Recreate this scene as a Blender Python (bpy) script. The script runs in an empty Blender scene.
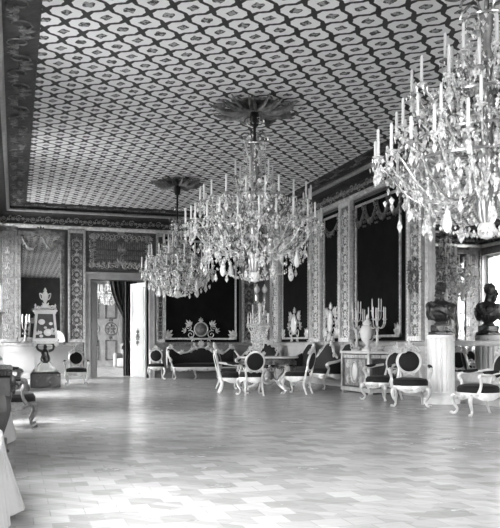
import bpy, math, random
from mathutils import Vector, Matrix
PI = math.pi
TAU = 2*PI
SC = bpy.context.scene
COL = SC.collection
V = Vector
random.seed(7)

# ------------------------------------------------------------------ mesh helpers
class MB:
    def __init__(s): s.v = []; s.f = []
    def add(s, vs, fs, M=None):
        o = len(s.v)
        s.v += [tuple(M @ V(p)) for p in vs] if M is not None else [tuple(p) for p in vs]
        s.f += [tuple(i+o for i in f) for f in fs]
        return s
    def box(s, x0, x1, y0, y1, z0, z1, M=None):
        vs = [(x, y, z) for z in (z0, z1) for y in (y0, y1) for x in (x0, x1)]
        return s.add(vs, [(0,2,3,1),(4,5,7,6),(0,1,5,4),(2,6,7,3),(0,4,6,2),(1,3,7,5)], M)
    def cbox(s, x0, x1, y0, y1, z0, z1, b=.01, M=None):      # box with chamfered edges
        vs = []
        for sx, sy, sz in [(a, c, d) for d in (0, 1) for c in (0, 1) for a in (0, 1)]:
            X, Y, Z = (x0, x1)[sx], (y0, y1)[sy], (z0, z1)[sz]
            dx, dy, dz = (b, -b)[sx], (b, -b)[sy], (b, -b)[sz]
            vs += [(X, Y+dy, Z+dz), (X+dx, Y, Z+dz), (X+dx, Y+dy, Z)]
        fs = []
        g = lambda sx, sy, sz, k: (sx+2*sy+4*sz)*3+k
        fs += [(g(0,0,0,0), g(0,0,1,0), g(0,1,1,0), g(0,1,0,0)), (g(1,0,0,0), g(1,1,0,0), g(1,1,1,0), g(1,0,1,0)),
               (g(0,0,0,1), g(1,0,0,1), g(1,0,1,1), g(0,0,1,1)), (g(0,1,0,1), g(0,1,1,1), g(1,1,1,1), g(1,1,0,1)),
               (g(0,0,0,2), g(0,1,0,2), g(1,1,0,2), g(1,0,0,2)), (g(0,0,1,2), g(1,0,1,2), g(1,1,1,2), g(0,1,1,2))]
        for a in (0, 1):
            for c in (0, 1):
                fs.append((g(a,c,0,0), g(a,c,0,1), g(a,c,1,1), g(a,c,1,0)))
                fs.append((g(a,0,c,0), g(a,0,c,2), g(a,1,c,2), g(a,1,c,0)))
                fs.append((g(0,a,c,1), g(0,a,c,2), g(1,a,c,2), g(1,a,c,1)))
                for d in (0, 1): fs.append((g(a,c,d,0), g(a,c,d,1), g(a,c,d,2)))
        return s.add(vs, fs, M)
    def lathe(s, prof, n=16, M=None, cap=True):              # prof: (r, z) from the bottom up
        vs = [(r*math.cos(TAU*k/n), r*math.sin(TAU*k/n), z) for r, z in prof for k in range(n)]
        fs = []
        for i in range(len(prof)-1):
            for k in range(n):
                a, b = i*n+k, i*n+(k+1) % n
                fs.append((a, b, b+n, a+n))
        if cap:
            fs.append(tuple(reversed(range(n)))); fs.append(tuple(range((len(prof)-1)*n, len(prof)*n)))
        return s.add(vs, fs, M)
    def tube(s, pts, rad, n=6, M=None, closed=False, sq=1.0):
        pts = [V(p) for p in pts]; m = len(pts)
        if m < 2: return s
        if not hasattr(rad, '__len__'): rad = [rad]*m
        if not closed and 4 <= m <= 11:                        # ease the polyline into a smooth curve
            q, rr = [], []
            for i in range(m-1):
                a, b, c, d = pts[max(i-1, 0)], pts[i], pts[i+1], pts[min(i+2, m-1)]
                for k in range(3):
                    t = k/3
                    q.append(.5*((2*b)+(c-a)*t+(2*a-5*b+4*c-d)*t*t+(3*b-a-3*c+d)*t*t*t)); rr.append(rad[i]+(rad[i+1]-rad[i])*t)
            pts = q+[pts[-1]]; rad = rr+[rad[-1]]; m = len(pts)
        vs = []; up = None
        for i in range(m):
            if closed: t = pts[(i+1) % m]-pts[i-1]
            else: t = pts[min(i+1, m-1)]-pts[max(i-1, 0)]
            if t.length < 1e-9: t = V((0, 0, 1))
            t.normalize()
            if up is None:
                up = V((0, 0, 1)) if abs(t.z) < .9 else V((1, 0, 0))
            u = up-t*up.dot(t)
            if u.length < 1e-6: u = t.orthogonal()
            u.normalize(); w = t.cross(u); up = u
            for k in range(n):
                a = TAU*k/n
                vs.append(tuple(pts[i]+(u*math.cos(a)+w*math.sin(a)*sq)*rad[i]))
        fs = []
        for i in range(m if closed else m-1):
            for k in range(n):
                a, b = i*n+k, i*n+(k+1) % n
                c, d = ((i+1) % m)*n+(k+1) % n, ((i+1) % m)*n+k
                fs.append((a, b, c, d))
        if not closed:
            fs.append(tuple(reversed(range(n)))); fs.append(tuple(range((m-1)*n, m*n)))
        return s.add(vs, fs, M)
    def ell(s, c, r, n=8, m=5, M=None, ang=None):            # ellipsoid
        vs = [(0, 0, -1)]
        for j in range(1, m):
            p = -PI/2+PI*j/m
            vs += [(math.cos(p)*math.cos(TAU*k/n), math.cos(p)*math.sin(TAU*k/n), math.sin(p)) for k in range(n)]
        vs.append((0, 0, 1)); L = len(vs)-1
        fs = [(0, 1+(k+1) % n, 1+k) for k in range(n)]
        for j in range(m-2):
            for k in range(n):
                a, b = 1+j*n+k, 1+j*n+(k+1) % n
                fs.append((a, b, b+n, a+n))
        fs += [(L, 1+(m-2)*n+k, 1+(m-2)*n+(k+1) % n) for k in range(n)]
        T = Matrix.Translation(c)
        if ang is not None: T = T @ ang
        T = T @ Matrix.Diagonal((r[0], r[1], r[2], 1))
        return s.add(vs, fs, M @ T if M is not None else T)
    def octa(s, c, rx, rz, up=.35, M=None, ry=None, rot=0):  # faceted drop, long end down
        ry = ry or rx
        vs = []
        for k in range(4):
            a = rot+PI/2*k
            vs.append((c[0]+rx*math.cos(a), c[1]+ry*math.sin(a), c[2]))
        vs += [(c[0], c[1], c[2]-rz), (c[0], c[1], c[2]+rz*up)]
        return s.add(vs, [(1,0,4),(2,1,4),(3,2,4),(0,3,4),(0,1,5),(1,2,5),(2,3,5),(3,0,5)], M)
    def prism(s, out, y0, y1, M=None):                       # outline in x,z extruded along y
        n = len(out)
        vs = [(x, y0, z) for x, z in out]+[(x, y1, z) for x, z in out]
        fs = [tuple(range(n)), tuple(reversed(range(n, 2*n)))]
        fs += [(i, i+n, (i+1) % n+n, (i+1) % n) for i in range(n)]
        return s.add(vs, fs, M)
    def sweep(s, prof, p0, p1, out, M=None):                 # prof: (offset from wall, z); run p0-p1 in plan; out = direction off the wall
        n = len(prof); vs = []
        for p in (p0, p1): vs += [(p[0]+out[0]*o, p[1]+out[1]*o, z) for o, z in prof]
        fs = [tuple(range(n)), tuple(reversed(range(n, 2*n)))]
        fs += [(i, i+n, (i+1) % n+n, (i+1) % n) for i in range(n)]
        return s.add(vs, fs, M)
    def mesh(s, name, m, smooth=35):
        me = bpy.data.meshes.new(name); me.from_pydata(s.v, [], s.f)
        me.materials.append(m)
        import bmesh
        bm = bmesh.new(); bm.from_mesh(me); bmesh.ops.recalc_face_normals(bm, faces=bm.faces); bm.to_mesh(me); bm.free()
        if smooth:
            me.polygons.foreach_set('use_smooth', [True]*len(me.polygons))
            me.set_sharp_from_angle(angle=math.radians(smooth))
        me.update()
        return me
    def build(s, name, m, parent=None, smooth=35, loc=None):
        o = bpy.data.objects.new(name, s.mesh(name, m, smooth)); COL.objects.link(o)
        if parent: o.parent = parent
        if loc: o.location = loc
        return o

def inst(name, me, parent, loc, rot=None):
    o = bpy.data.objects.new(name, me); COL.objects.link(o); o.parent = parent; o.location = loc
    if rot: o.rotation_euler = rot
    return o
def thing(name, label, cat, loc=(0, 0, 0), rz=0, group=None):
    o = bpy.data.objects.new(name, None); COL.objects.link(o); o.empty_display_size = .1
    o.location = loc; o.rotation_euler = (0, 0, rz); o['label'] = label; o['category'] = cat
    if group: o['group'] = group
    return o
def struct(o, label=None, cat=None):
    o['kind'] = 'structure'
    if label: o['label'] = label
    if cat: o['category'] = cat
    return o
def dup(root, loc, rz, label, group=None):
    def rec(o, par):
        c = o.copy(); COL.objects.link(c)
        if par: c.parent = par
        for ch in list(o.children): rec(ch, c)
        return c
    r = rec(root, None); r.location = loc; r.rotation_euler = (0, 0, rz); r['label'] = label
    if group: r['group'] = group
    return r

# ------------------------------------------------------------------ materials
class X:                                                     # tiny expression wrapper round math nodes
    def __init__(s, nt, sock): s.nt = nt; s.s = sock
    def op(s, kind, b=None, c=None):
        n = s.nt.nodes.new('ShaderNodeMath'); n.operation = kind
        s.nt.links.new(s.s, n.inputs[0])
        for i, q in ((1, b), (2, c)):
            if q is None: continue
            if isinstance(q, X): s.nt.links.new(q.s, n.inputs[i])
            else: n.inputs[i].default_value = q
        return X(s.nt, n.outputs[0])
    def __add__(s, b): return s.op('ADD', b)
    def __sub__(s, b): return s.op('SUBTRACT', b)
    def __mul__(s, b): return s.op('MULTIPLY', b)
    def cos(s): return s.op('COSINE')
    def abs(s): return s.op('ABSOLUTE')
    def step(s, lo, hi):
        n = s.nt.nodes.new('ShaderNodeMapRange'); n.interpolation_type = 'SMOOTHSTEP'
        s.nt.links.new(s.s, n.inputs[0]); n.inputs[1].default_value = lo; n.inputs[2].default_value = hi
        return X(s.nt, n.outputs[0])

def g(v): return (v, v, v, 1)
def mat(name, col, rough=.5, metal=0, spec=.5, bump=None, var=0, vscale=8, trans=0, sheen=0, coat=0, ior=None):
    m = bpy.data.materials.new(name); m.use_nodes = True; nt = m.node_tree
    b = nt.nodes['Principled BSDF']
    b.inputs['Base Color'].default_value = g(col); b.inputs['Roughness'].default_value = rough
    b.inputs['Metallic'].default_value = metal; b.inputs['Specular IOR Level'].default_value = spec
    b.inputs['Transmission Weight'].default_value = trans
    b.inputs['Sheen Weight'].default_value = sheen; b.inputs['Coat Weight'].default_value = coat
    if ior: b.inputs['IOR'].default_value = ior
    tc = nt.nodes.new('ShaderNodeTexCoord')
    if var:
        n = nt.nodes.new('ShaderNodeTexNoise'); n.inputs['Scale'].default_value = vscale; n.inputs['Detail'].default_value = 4
        nt.links.new(tc.outputs['Object'], n.inputs['Vector'])
        r = nt.nodes.new('ShaderNodeMapRange'); r.inputs[1].default_value = .3; r.inputs[2].default_value = .7
        r.inputs[3].default_value = col*(1-var); r.inputs[4].default_value = min(col*(1+var), 1)
        nt.links.new(n.outputs[0], r.inputs[0])
        nt.links.new(r.outputs[0], b.inputs['Base Color'])
    if bump:
        n = nt.nodes.new('ShaderNodeTexNoise'); n.inputs['Scale'].default_value = bump[0]; n.inputs['Detail'].default_value = 3
        nt.links.new(tc.outputs['Object'], n.inputs['Vector'])
        bp = nt.nodes.new('ShaderNodeBump'); bp.inputs['Strength'].default_value = bump[1]; bp.inputs['Distance'].default_value = .01
        nt.links.new(n.outputs[0], bp.inputs['Height']); nt.links.new(bp.outputs[0], b.inputs['Normal'])
    return m

GILT = mat('gilt_carving', .62, .3, .35, bump=(60, .5), var=.25, vscale=14)
GILTW = mat('white_gilt_wood', .62, .28, .15, bump=(50, .3), var=.12, vscale=10)
GILTD = mat('old_dark_gilt', .17, .38, .45, bump=(55, .6), var=.5, vscale=11)
FRIEZE = mat('dark_frieze_ground', .035, .55, .1, bump=(40, .5), var=.5)
WGILT = mat('bright_gilt_carving', .82, .28, .2, bump=(55, .5), var=.22, vscale=18)
PILG = mat('pilaster_ground', .24, .45, .2, bump=(45, .5), var=.5, vscale=16)
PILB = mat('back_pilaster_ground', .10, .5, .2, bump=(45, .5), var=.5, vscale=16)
VELVET = mat('dark_velvet', .009, .7, 0, .25, bump=(30, .15), sheen=.03, var=.3)
PANEL = mat('dark_wall_velvet', .0065, .9, 0, .15, bump=(20, .15), var=.35, vscale=3)
DADO_SHADE = mat('dado_shaded_copy', .22, .4, 0, var=.06, vscale=3)  # darker dado copy: the back wall's weaker daylight is put into the colour
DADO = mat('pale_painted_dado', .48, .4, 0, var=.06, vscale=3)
PAINT = mat('white_paint', .74, .35, 0, var=.05, vscale=3)
WALLG = mat('grey_wall', .12, .6, 0, var=.2, vscale=2)
ROOM2 = mat('next_room_wall', .32, .6, 0, var=.2, vscale=2)
DOORW = mat('carved_grey_door', .30, .4, 0, var=.15, vscale=5)
DARKW = mat('dark_carved_wood', .03, .35, 0, bump=(40, .4), var=.4)
BLACK = mat('black_iron', .01, .4, .3)
MARBLE = mat('white_marble', .74, .25, 0, var=.12, vscale=4)
STONE = mat('white_painted_column', .88, .35, 0, var=.04, vscale=5)
PLINTH = mat('black_marble', .012, .25, 0, var=.4)
BRONZE = mat('dark_bronze', .05, .34, .6, bump=(18, .25), var=.45, vscale=9)
PATINA = mat('grey_bronze', .16, .35, .6, var=.4, vscale=12)
WAX = mat('candle_wax', .86, .45, 0, spec=.4)
CLOTH = mat('white_dust_sheet', .36, .85, 0, bump=(24, .3), var=.08, vscale=4)
CURT = mat('dark_curtain', .035, .85, 0, bump=(30, .3), var=.4)
PORC = mat('white_porcelain', .8, .15, 0, var=.06, vscale=6)
CHROME = mat('chandelier_metal', .5, .22, .7, var=.3)
OPAL = mat('opal_glass_globe', .9, .1, 0, coat=.5)

def crystal_mat():
    m = bpy.data.materials.new('cut_crystal'); m.use_nodes = True; nt = m.node_tree
    b = nt.nodes['Principled BSDF']
    b.inputs['Base Color'].default_value = g(.96); b.inputs['Roughness'].default_value = .05
    b.inputs['IOR'].default_value = 1.6; b.inputs['Transmission Weight'].default_value = .45
    b.inputs['Specular IOR Level'].default_value = .9
    oi = nt.nodes.new('ShaderNodeTexCoord'); n = nt.nodes.new('ShaderNodeTexNoise'); n.inputs['Scale'].default_value = 25
    nt.links.new(oi.outputs['Object'], n.inputs['Vector'])
    r = nt.nodes.new('ShaderNodeMapRange'); r.inputs[1].default_value = .4; r.inputs[2].default_value = .6
    r.inputs[3].default_value = 0; r.inputs[4].default_value = .5
    nt.links.new(n.outputs[0], r.inputs[0]); nt.links.new(r.outputs[0], b.inputs['Transmission Weight'])
    return m
CRYS = crystal_mat()
BGILT = mat('mid_gilt', .36, .32, .4, bump=(60, .5), var=.4, vscale=14)  # gilt in a middle tone, for the frieze and back wall
CROWN = mat('dull_gilt_moulding', .34, .35, .2, bump=(50, .3), var=.2)
def mirror_mat(lo=.66, hi=.78):
    m = bpy.data.materials.new('mirror_silvering'); m.use_nodes = True; nt = m.node_tree
    b = nt.nodes['Principled BSDF']; b.inputs['Metallic'].default_value = 1; b.inputs['Roughness'].default_value = .02
    b.inputs['Base Color'].default_value = g(.72)
    n = nt.nodes.new('ShaderNodeTexNoise'); n.inputs['Scale'].default_value = .6
    r = nt.nodes.new('ShaderNodeMapRange'); r.inputs[3].default_value = lo; r.inputs[4].default_value = hi
    nt.links.new(n.outputs[0], r.inputs[0]); nt.links.new(r.outputs[0], b.inputs['Base Color'])
    return m
MIRR = mirror_mat(); MIRRDIM = mirror_mat(.36, .48)  # second mirror is a darker copy; the dimmer reflection is put into its colour
def glass_mat():
    m = bpy.data.materials.new('window_glass'); m.use_nodes = True; nt = m.node_tree
    nt.nodes.remove(nt.nodes['Principled BSDF'])
    t = nt.nodes.new('ShaderNodeBsdfTransparent'); gl = nt.nodes.new('ShaderNodeBsdfGlossy'); gl.inputs['Roughness'].default_value = .03
    mx = nt.nodes.new('ShaderNodeMixShader'); mx.inputs[0].default_value = .05
    nt.links.new(t.outputs[0], mx.inputs[1]); nt.links.new(gl.outputs[0], mx.inputs[2])
    nt.links.new(mx.outputs[0], nt.nodes['Material Output'].inputs[0])
    return m
GLASS = glass_mat()

def ceiling_mat():
    m = bpy.data.materials.new('ceiling_lattice_paper'); m.use_nodes = True; nt = m.node_tree
    b = nt.nodes['Principled BSDF']; b.inputs['Roughness'].default_value = .55; b.inputs['Specular IOR Level'].default_value = .3
    tc = nt.nodes.new('ShaderNodeTexCoord'); sp = nt.nodes.new('ShaderNodeSeparateXYZ')
    nt.links.new(tc.outputs['Object'], sp.inputs[0])
    x = X(nt, sp.outputs[0]); y = X(nt, sp.outputs[1])
    n = nt.nodes.new('ShaderNodeTexNoise'); n.inputs['Scale'].default_value = 22; n.inputs['Detail'].default_value = 2
    nt.links.new(tc.outputs['Object'], n.inputs['Vector']); nz = X(nt, n.outputs[0])-.5
    a = (x-.12)*(TAU/.5); c = (y-.13)*(TAU/.6)
    ca, cb = a.cos(), c.cos()
    p = ((x-.12)*2+.5).op('FRACT')*2-1.0                     # -1..1 across one column pair
    p = p.abs()                                              # 0 on an A column, 1 on a B column
    w = cb*(cb*cb*-.42+1.42)
    slope = (c.op('SINE')*c.op('SINE')*1.5+1.0).op('SQRT')
    d = ((p-.5-w*.43).abs()*.25).op('DIVIDE', slope)
    d = d+(c*6).cos()*.0055+(a*6).cos()*.003+nz*.012
    cell = d.step(.026, .036)
    # leafy sprig in the middle of every cell
    q = (ca+cb).abs()
    leaf = (q+(a*5).cos()*.09+(c*4+a*2).cos()*.11+nz*.55).step(1.58, 1.66)
    inner = (q+nz*2.2).step(1.86, 1.96)
    col = cell*(X(nt, leaf.s)*-.97+1.0)+inner*.35
    r = nt.nodes.new('ShaderNodeMapRange'); r.inputs[3].default_value = .03; r.inputs[4].default_value = .85
    nt.links.new(col.s, r.inputs[0]); nt.links.new(r.outputs[0], b.inputs['Base Color'])
    return m
CEIL = ceiling_mat()

def floor_mat():
    m = bpy.data.materials.new('waxed_parquet'); m.use_nodes = True; nt = m.node_tree
    b = nt.nodes['Principled BSDF']
    tc = nt.nodes.new('ShaderNodeTexCoord'); mp = nt.nodes.new('ShaderNodeMapping')
    mp.inputs['Rotation'].default_value = (0, 0, math.radians(2))
    nt.links.new(tc.outputs['Object'], mp.inputs[0])
    def brick(w, h, rot, off=.5):
        m2 = nt.nodes.new('ShaderNodeMapping'); m2.inputs['Rotation'].default_value = (0, 0, rot)
        nt.links.new(tc.outputs['Object'], m2.inputs[0])
        br = nt.nodes.new('ShaderNodeTexBrick'); br.inputs['Scale'].default_value = 1; br.offset = off
        br.inputs['Color1'].default_value = g(0); br.inputs['Color2'].default_value = g(1); br.inputs['Mortar'].default_value = g(.2)
        br.inputs['Brick Width'].default_value = w; br.inputs['Row Height'].default_value = h; br.inputs['Mortar Size'].default_value = .004
        nt.links.new(m2.outputs[0], br.inputs[0]); return br
    b1 = brick(.21, .19, 0, 0.5); b2 = brick(.48, .08, PI/4); 
    ck = nt.nodes.new('ShaderNodeTexChecker'); ck.inputs['Scale'].default_value = 1/.24
    ck.inputs[1].default_value = g(0); ck.inputs[2].default_value = g(1)
    nt.links.new(mp.outputs[0], ck.inputs[0])
    n = nt.nodes.new('ShaderNodeTexNoise'); n.inputs['Scale'].default_value = .5; n.inputs['Detail'].default_value = 5
    nt.links.new(tc.outputs['Object'], n.inputs['Vector'])
    m3 = nt.nodes.new('ShaderNodeMapping'); m3.inputs['Scale'].default_value = (8, 70, 1)
    nt.links.new(tc.outputs['Object'], m3.inputs[0])
    n2 = nt.nodes.new('ShaderNodeTexNoise'); n2.inputs['Scale'].default_value = 1; nt.links.new(m3.outputs[0], n2.inputs['Vector'])
    t = X(nt, b1.outputs['Color'])*.5+X(nt, b2.outputs['Color'])*.25+X(nt, n.outputs[0])*.35+X(nt, n2.outputs[0])*.35
    r = nt.nodes.new('ShaderNodeMapRange'); r.inputs[1].default_value = .2; r.inputs[2].default_value = 1.25
    r.inputs[3].default_value = .18; r.inputs[4].default_value = .60
    nt.links.new(t.s, r.inputs[0]); nt.links.new(r.outputs[0], b.inputs['Base Color'])
    rr = nt.nodes.new('ShaderNodeMapRange'); rr.inputs[1].default_value = .2; rr.inputs[2].default_value = 1.25
    rr.inputs[3].default_value = .30; rr.inputs[4].default_value = .13
    nt.links.new(t.s, rr.inputs[0]); nt.links.new(rr.outputs[0], b.inputs['Roughness'])
    b.inputs['Specular IOR Level'].default_value = .6
    bp = nt.nodes.new('ShaderNodeBump'); bp.inputs['Strength'].default_value = .16; bp.inputs['Distance'].default_value = .01
    h = X(nt, b1.outputs['Color'])*.5+X(nt, n2.outputs[0])*.5
    nt.links.new(h.s, bp.inputs['Height']); nt.links.new(bp.outputs[0], b.inputs['Normal'])
    return m
FLOOR = floor_mat()

# ------------------------------------------------------------------ carved ornament, drawn in a frame: x right, y up, z off the wall
def frame(origin, right, out):
    r, o = V(right).normalized(), V(out).normalized(); u = V((0, 0, 1))
    if abs(o.z) > .9: u = o.cross(r)
    return Matrix(((r.x, u.x, o.x, origin[0]), (r.y, u.y, o.y, origin[1]), (r.z, u.z, o.z, origin[2]), (0, 0, 0, 1)))
def blob(mb, M, x, y, rx, ry, rz=.02, a=0, n=6, m=4):
    mb.ell((x, y, 0), (rx, ry, rz), n, m, M, Matrix.Rotation(a, 4, 'Z'))
def scroll(mb, M, x, y, s, a=0, mir=1, th=.012, turns=1.3, n=12, z=.012):
    pts = []
    for i in range(n+1):
        t = i/n; ang = a+mir*(t*turns*TAU); r = s*(1-.82*t)
        pts.append((x+math.cos(ang)*r, y+math.sin(ang)*r, z+.01*t))
    mb.tube(pts, [th*(1-.35*i/n) for i in range(n+1)], 4, M)
def leafspray(mb, M, x, y, s, a0, k=5, spread=1.9, z=.025):
    for i in range(k):
        a = a0+spread*(i/(k-1)-.5); L = s*(1-.35*abs(i/(k-1)-.5)*2)
        blob(mb, M, x+math.cos(a)*L*.55, y+math.sin(a)*L*.55, L*.5, s*.13, z, a)
def rosette(mb, M, x, y, s, k=6):
    for i in range(k):
        a = TAU*i/k; blob(mb, M, x+math.cos(a)*s*.6, y+math.sin(a)*s*.6, s*.42, s*.24, .02, a)
    blob(mb, M, x, y, s*.28, s*.28, .035)
def cartouche(mb, M, x, y, w, h):
    for sgn in (1, -1):
        scroll(mb, M, x+sgn*w*.30, y-h*.22, h*.2, PI/2, sgn, .018)
        scroll(mb, M, x+sgn*w*.36, y+h*.12, h*.16, -PI/2, -sgn, .016)
        leafspray(mb, M, x+sgn*w*.30, y+h*.18, h*.34, PI/2-sgn*.6)
        leafspray(mb, M, x+sgn*w*.42, y-h*.05, h*.26, PI/2-sgn*1.3, 4)
        leafspray(mb, M, x+sgn*w*.2, y-h*.36, h*.26, -PI/2+sgn*.9, 4)
    leafspray(mb, M, x, y+h*.38, h*.22, PI/2, 5)
def ring_pts(rx, rz, n=28, cz=0): return [(rx*math.cos(TAU*i/n), rz*math.sin(TAU*i/n)+cz) for i in range(n)]

# ------------------------------------------------------------------ room shell
XL, XR, YF, YB, ZC = -.55, 7.9, -1.6, 23.6, 5.25
TRIM = [0]
def trim(mb, m, label=None, smooth=35, parent=None):
    TRIM[0] += 1
    o = mb.build('trim_%d' % TRIM[0], m, parent, smooth)
    return struct(o, label)

struct(MB().box(XL-.4, XR+.4, YF-.4, 38, -.2, 0).build('floor', FLOOR, smooth=0), 'waxed parquet floor with pale window glare')
struct(MB().box(XL-.4, XR+.4, YF-.4, YB+.4, ZC, ZC+.2).build('ceiling', CEIL, smooth=0), 'patterned ceiling of repeating dark lattice medallions')
WINS = [4.6, 10.4, 16.4, 22.55]
WW, WZ0, WZ1 = .9, .25, 4.3
mb = MB(); y = YF
for c in WINS:
    mb.box(XL-.4, XL, y, c-WW, 0, ZC); mb.box(XL-.4, XL, c-WW, c+WW, 0, WZ0); mb.box(XL-.4, XL, c-WW, c+WW, WZ1, ZC); y = c+WW
mb.box(XL-.4, XL, y, YB, 0, ZC)
struct(mb.build('wall_left', WALLG, smooth=0))
struct(MB().box(XR, XR+.4, YF, YB+.4, 0, ZC).build('wall_right', WALLG, smooth=0))
DX0, DX1, DZ = 2.22, 4.04, 3.08
struct(MB().box(XL-.4, DX0, YB, YB+.4, 0, ZC).box(DX1, XR, YB, YB+.4, 0, ZC).box(DX0, DX1, YB, YB+.4, DZ, ZC).build('wall_back', WALLG, smooth=0))
FW = [3.9, 6.4]  # windows behind the camera, out of view, added as front fill
mb = MB(); x = XL-.4
for c in FW:
    mb.box(x, c-WW, YF-.4, YF, 0, ZC); mb.box(c-WW, c+WW, YF-.4, YF, 0, WZ0); mb.box(c-WW, c+WW, YF-.4, YF, WZ1, ZC); x = c+WW
mb.box(x, XR+.4, YF-.4, YF, 0, ZC)
struct(mb.build('wall_front', WALLG, smooth=0))

def window(n, M):
    # local: x along the wall, y up, z into the room, origin at sill centre
    H = WZ1-WZ0; fr = MB()
    for x in (-WW+.05, WW-.05): fr.box(x-.05, x+.05, 0, H, -.25, -.15, M)
    for yy in (.05, H-.05): fr.box(-WW, WW, yy-.05, yy+.05, -.25, -.15, M)
    fr.box(-.04, .04, 0, H, -.24, -.16, M)
    for yy in (H*.25, H*.5, H*.75): fr.box(-WW, WW, yy-.02, yy+.02, -.22, -.18, M)
    w = fr.build('window_%d' % n, PAINT, smooth=0); struct(w, 'tall white casement window', 'window')
    MB().box(-WW+.05, WW-.05, .05, H-.05, -.203, -.197, M).build('pane', GLASS, w, 0)
    cs = MB()
    for sg in (-1, 1): cs.box(sg*(WW+.08)-.08, sg*(WW+.08)+.08, -.1, H+.2, 0, .06, M)
    cs.box(-WW-.16, WW+.16, H, H+.2, 0, .08, M); cs.box(-WW-.16, WW+.16, -.12, 0, -.1, .1, M)
    cs.build('casing', GILTD, w, 0)
    return w
def portal(loc, rot, sx, sy, p=0):
    l = bpy.data.lights.new('daylight', 'AREA'); l.shape = 'RECTANGLE'; l.size = sx; l.size_y = sy
    l.cycles.is_portal = True
    o = bpy.data.objects.new('window_daylight', l); COL.objects.link(o); o.location = loc; o.rotation_euler = rot
nwin = 0
for c in WINS:
    nwin += 1; window(nwin, frame((XL, c, WZ0), (0, -1, 0), (1, 0, 0)))
    portal((XL-.38, c, (WZ0+WZ1)/2), (0, -PI/2, 0), WZ1-WZ0, 2*WW)
for c in FW:
    nwin += 1; window(nwin, frame((c, YF, WZ0), (-1, 0, 0), (0, 1, 0)))
    portal((c, YF-.38, (WZ0+WZ1)/2), (PI/2, 0, 0), 2*WW, WZ1-WZ0)

# the room beyond the door
N0, N1 = YB+.4, 37.6
NX0, NX1 = -.2, 7.5
nb = MB(); NW = (25.6, 30.2, 34.6)  # unseen windows; the nearest is added to brighten the white door leaf
segs = [(N0, NW[0]-1.1), (NW[0]+1.1, NW[1]-1.1), (NW[1]+1.1, NW[2]-1.1), (NW[2]+1.1, N1)]
for a, b_ in segs: nb.box(NX0-.4, NX0, a, b_, 0, 5)
for cc in NW: nb.box(NX0-.4, NX0, cc-1.1, cc+1.1, 0, .3).box(NX0-.4, NX0, cc-1.1, cc+1.1, 4.3, 5)
struct(nb.build('wall_left_beyond', ROOM2, smooth=0))
struct(MB().box(NX1, NX1+.4, N0, N1, 0, 5).build('wall_right_beyond', ROOM2, smooth=0))
struct(MB().box(NX0-.4, NX1+.4, N1, N1+.4, 0, 5).build('wall_back_beyond', ROOM2, smooth=0))
struct(MB().box(NX0-.4, NX1+.4, N0, N1, 5, 5.2).build('ceiling_beyond', ROOM2, smooth=0))
for cc in NW:
    nwin += 1
    w = MB()
    for yy in (cc-1.05, cc, cc+1.05): w.box(NX0-.25, NX0-.15, yy-.05, yy+.05, .3, 4.3)
    for zz in (.35, 1.6, 2.9, 4.25): w.box(NX0-.25, NX0-.15, cc-1.1, cc+1.1, zz-.04, zz+.04)
    w = struct(w.build('window_%d' % nwin, PAINT, smooth=0), 'unseen window lighting the next room', 'window')
    MB().box(NX0-.203, NX0-.197, cc-1.05, cc+1.05, .35, 4.25).build('pane', GLASS, w, 0)
    portal((NX0-.38, cc, 2.3), (0, -PI/2, 0), 4.0, 2.2)

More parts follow.
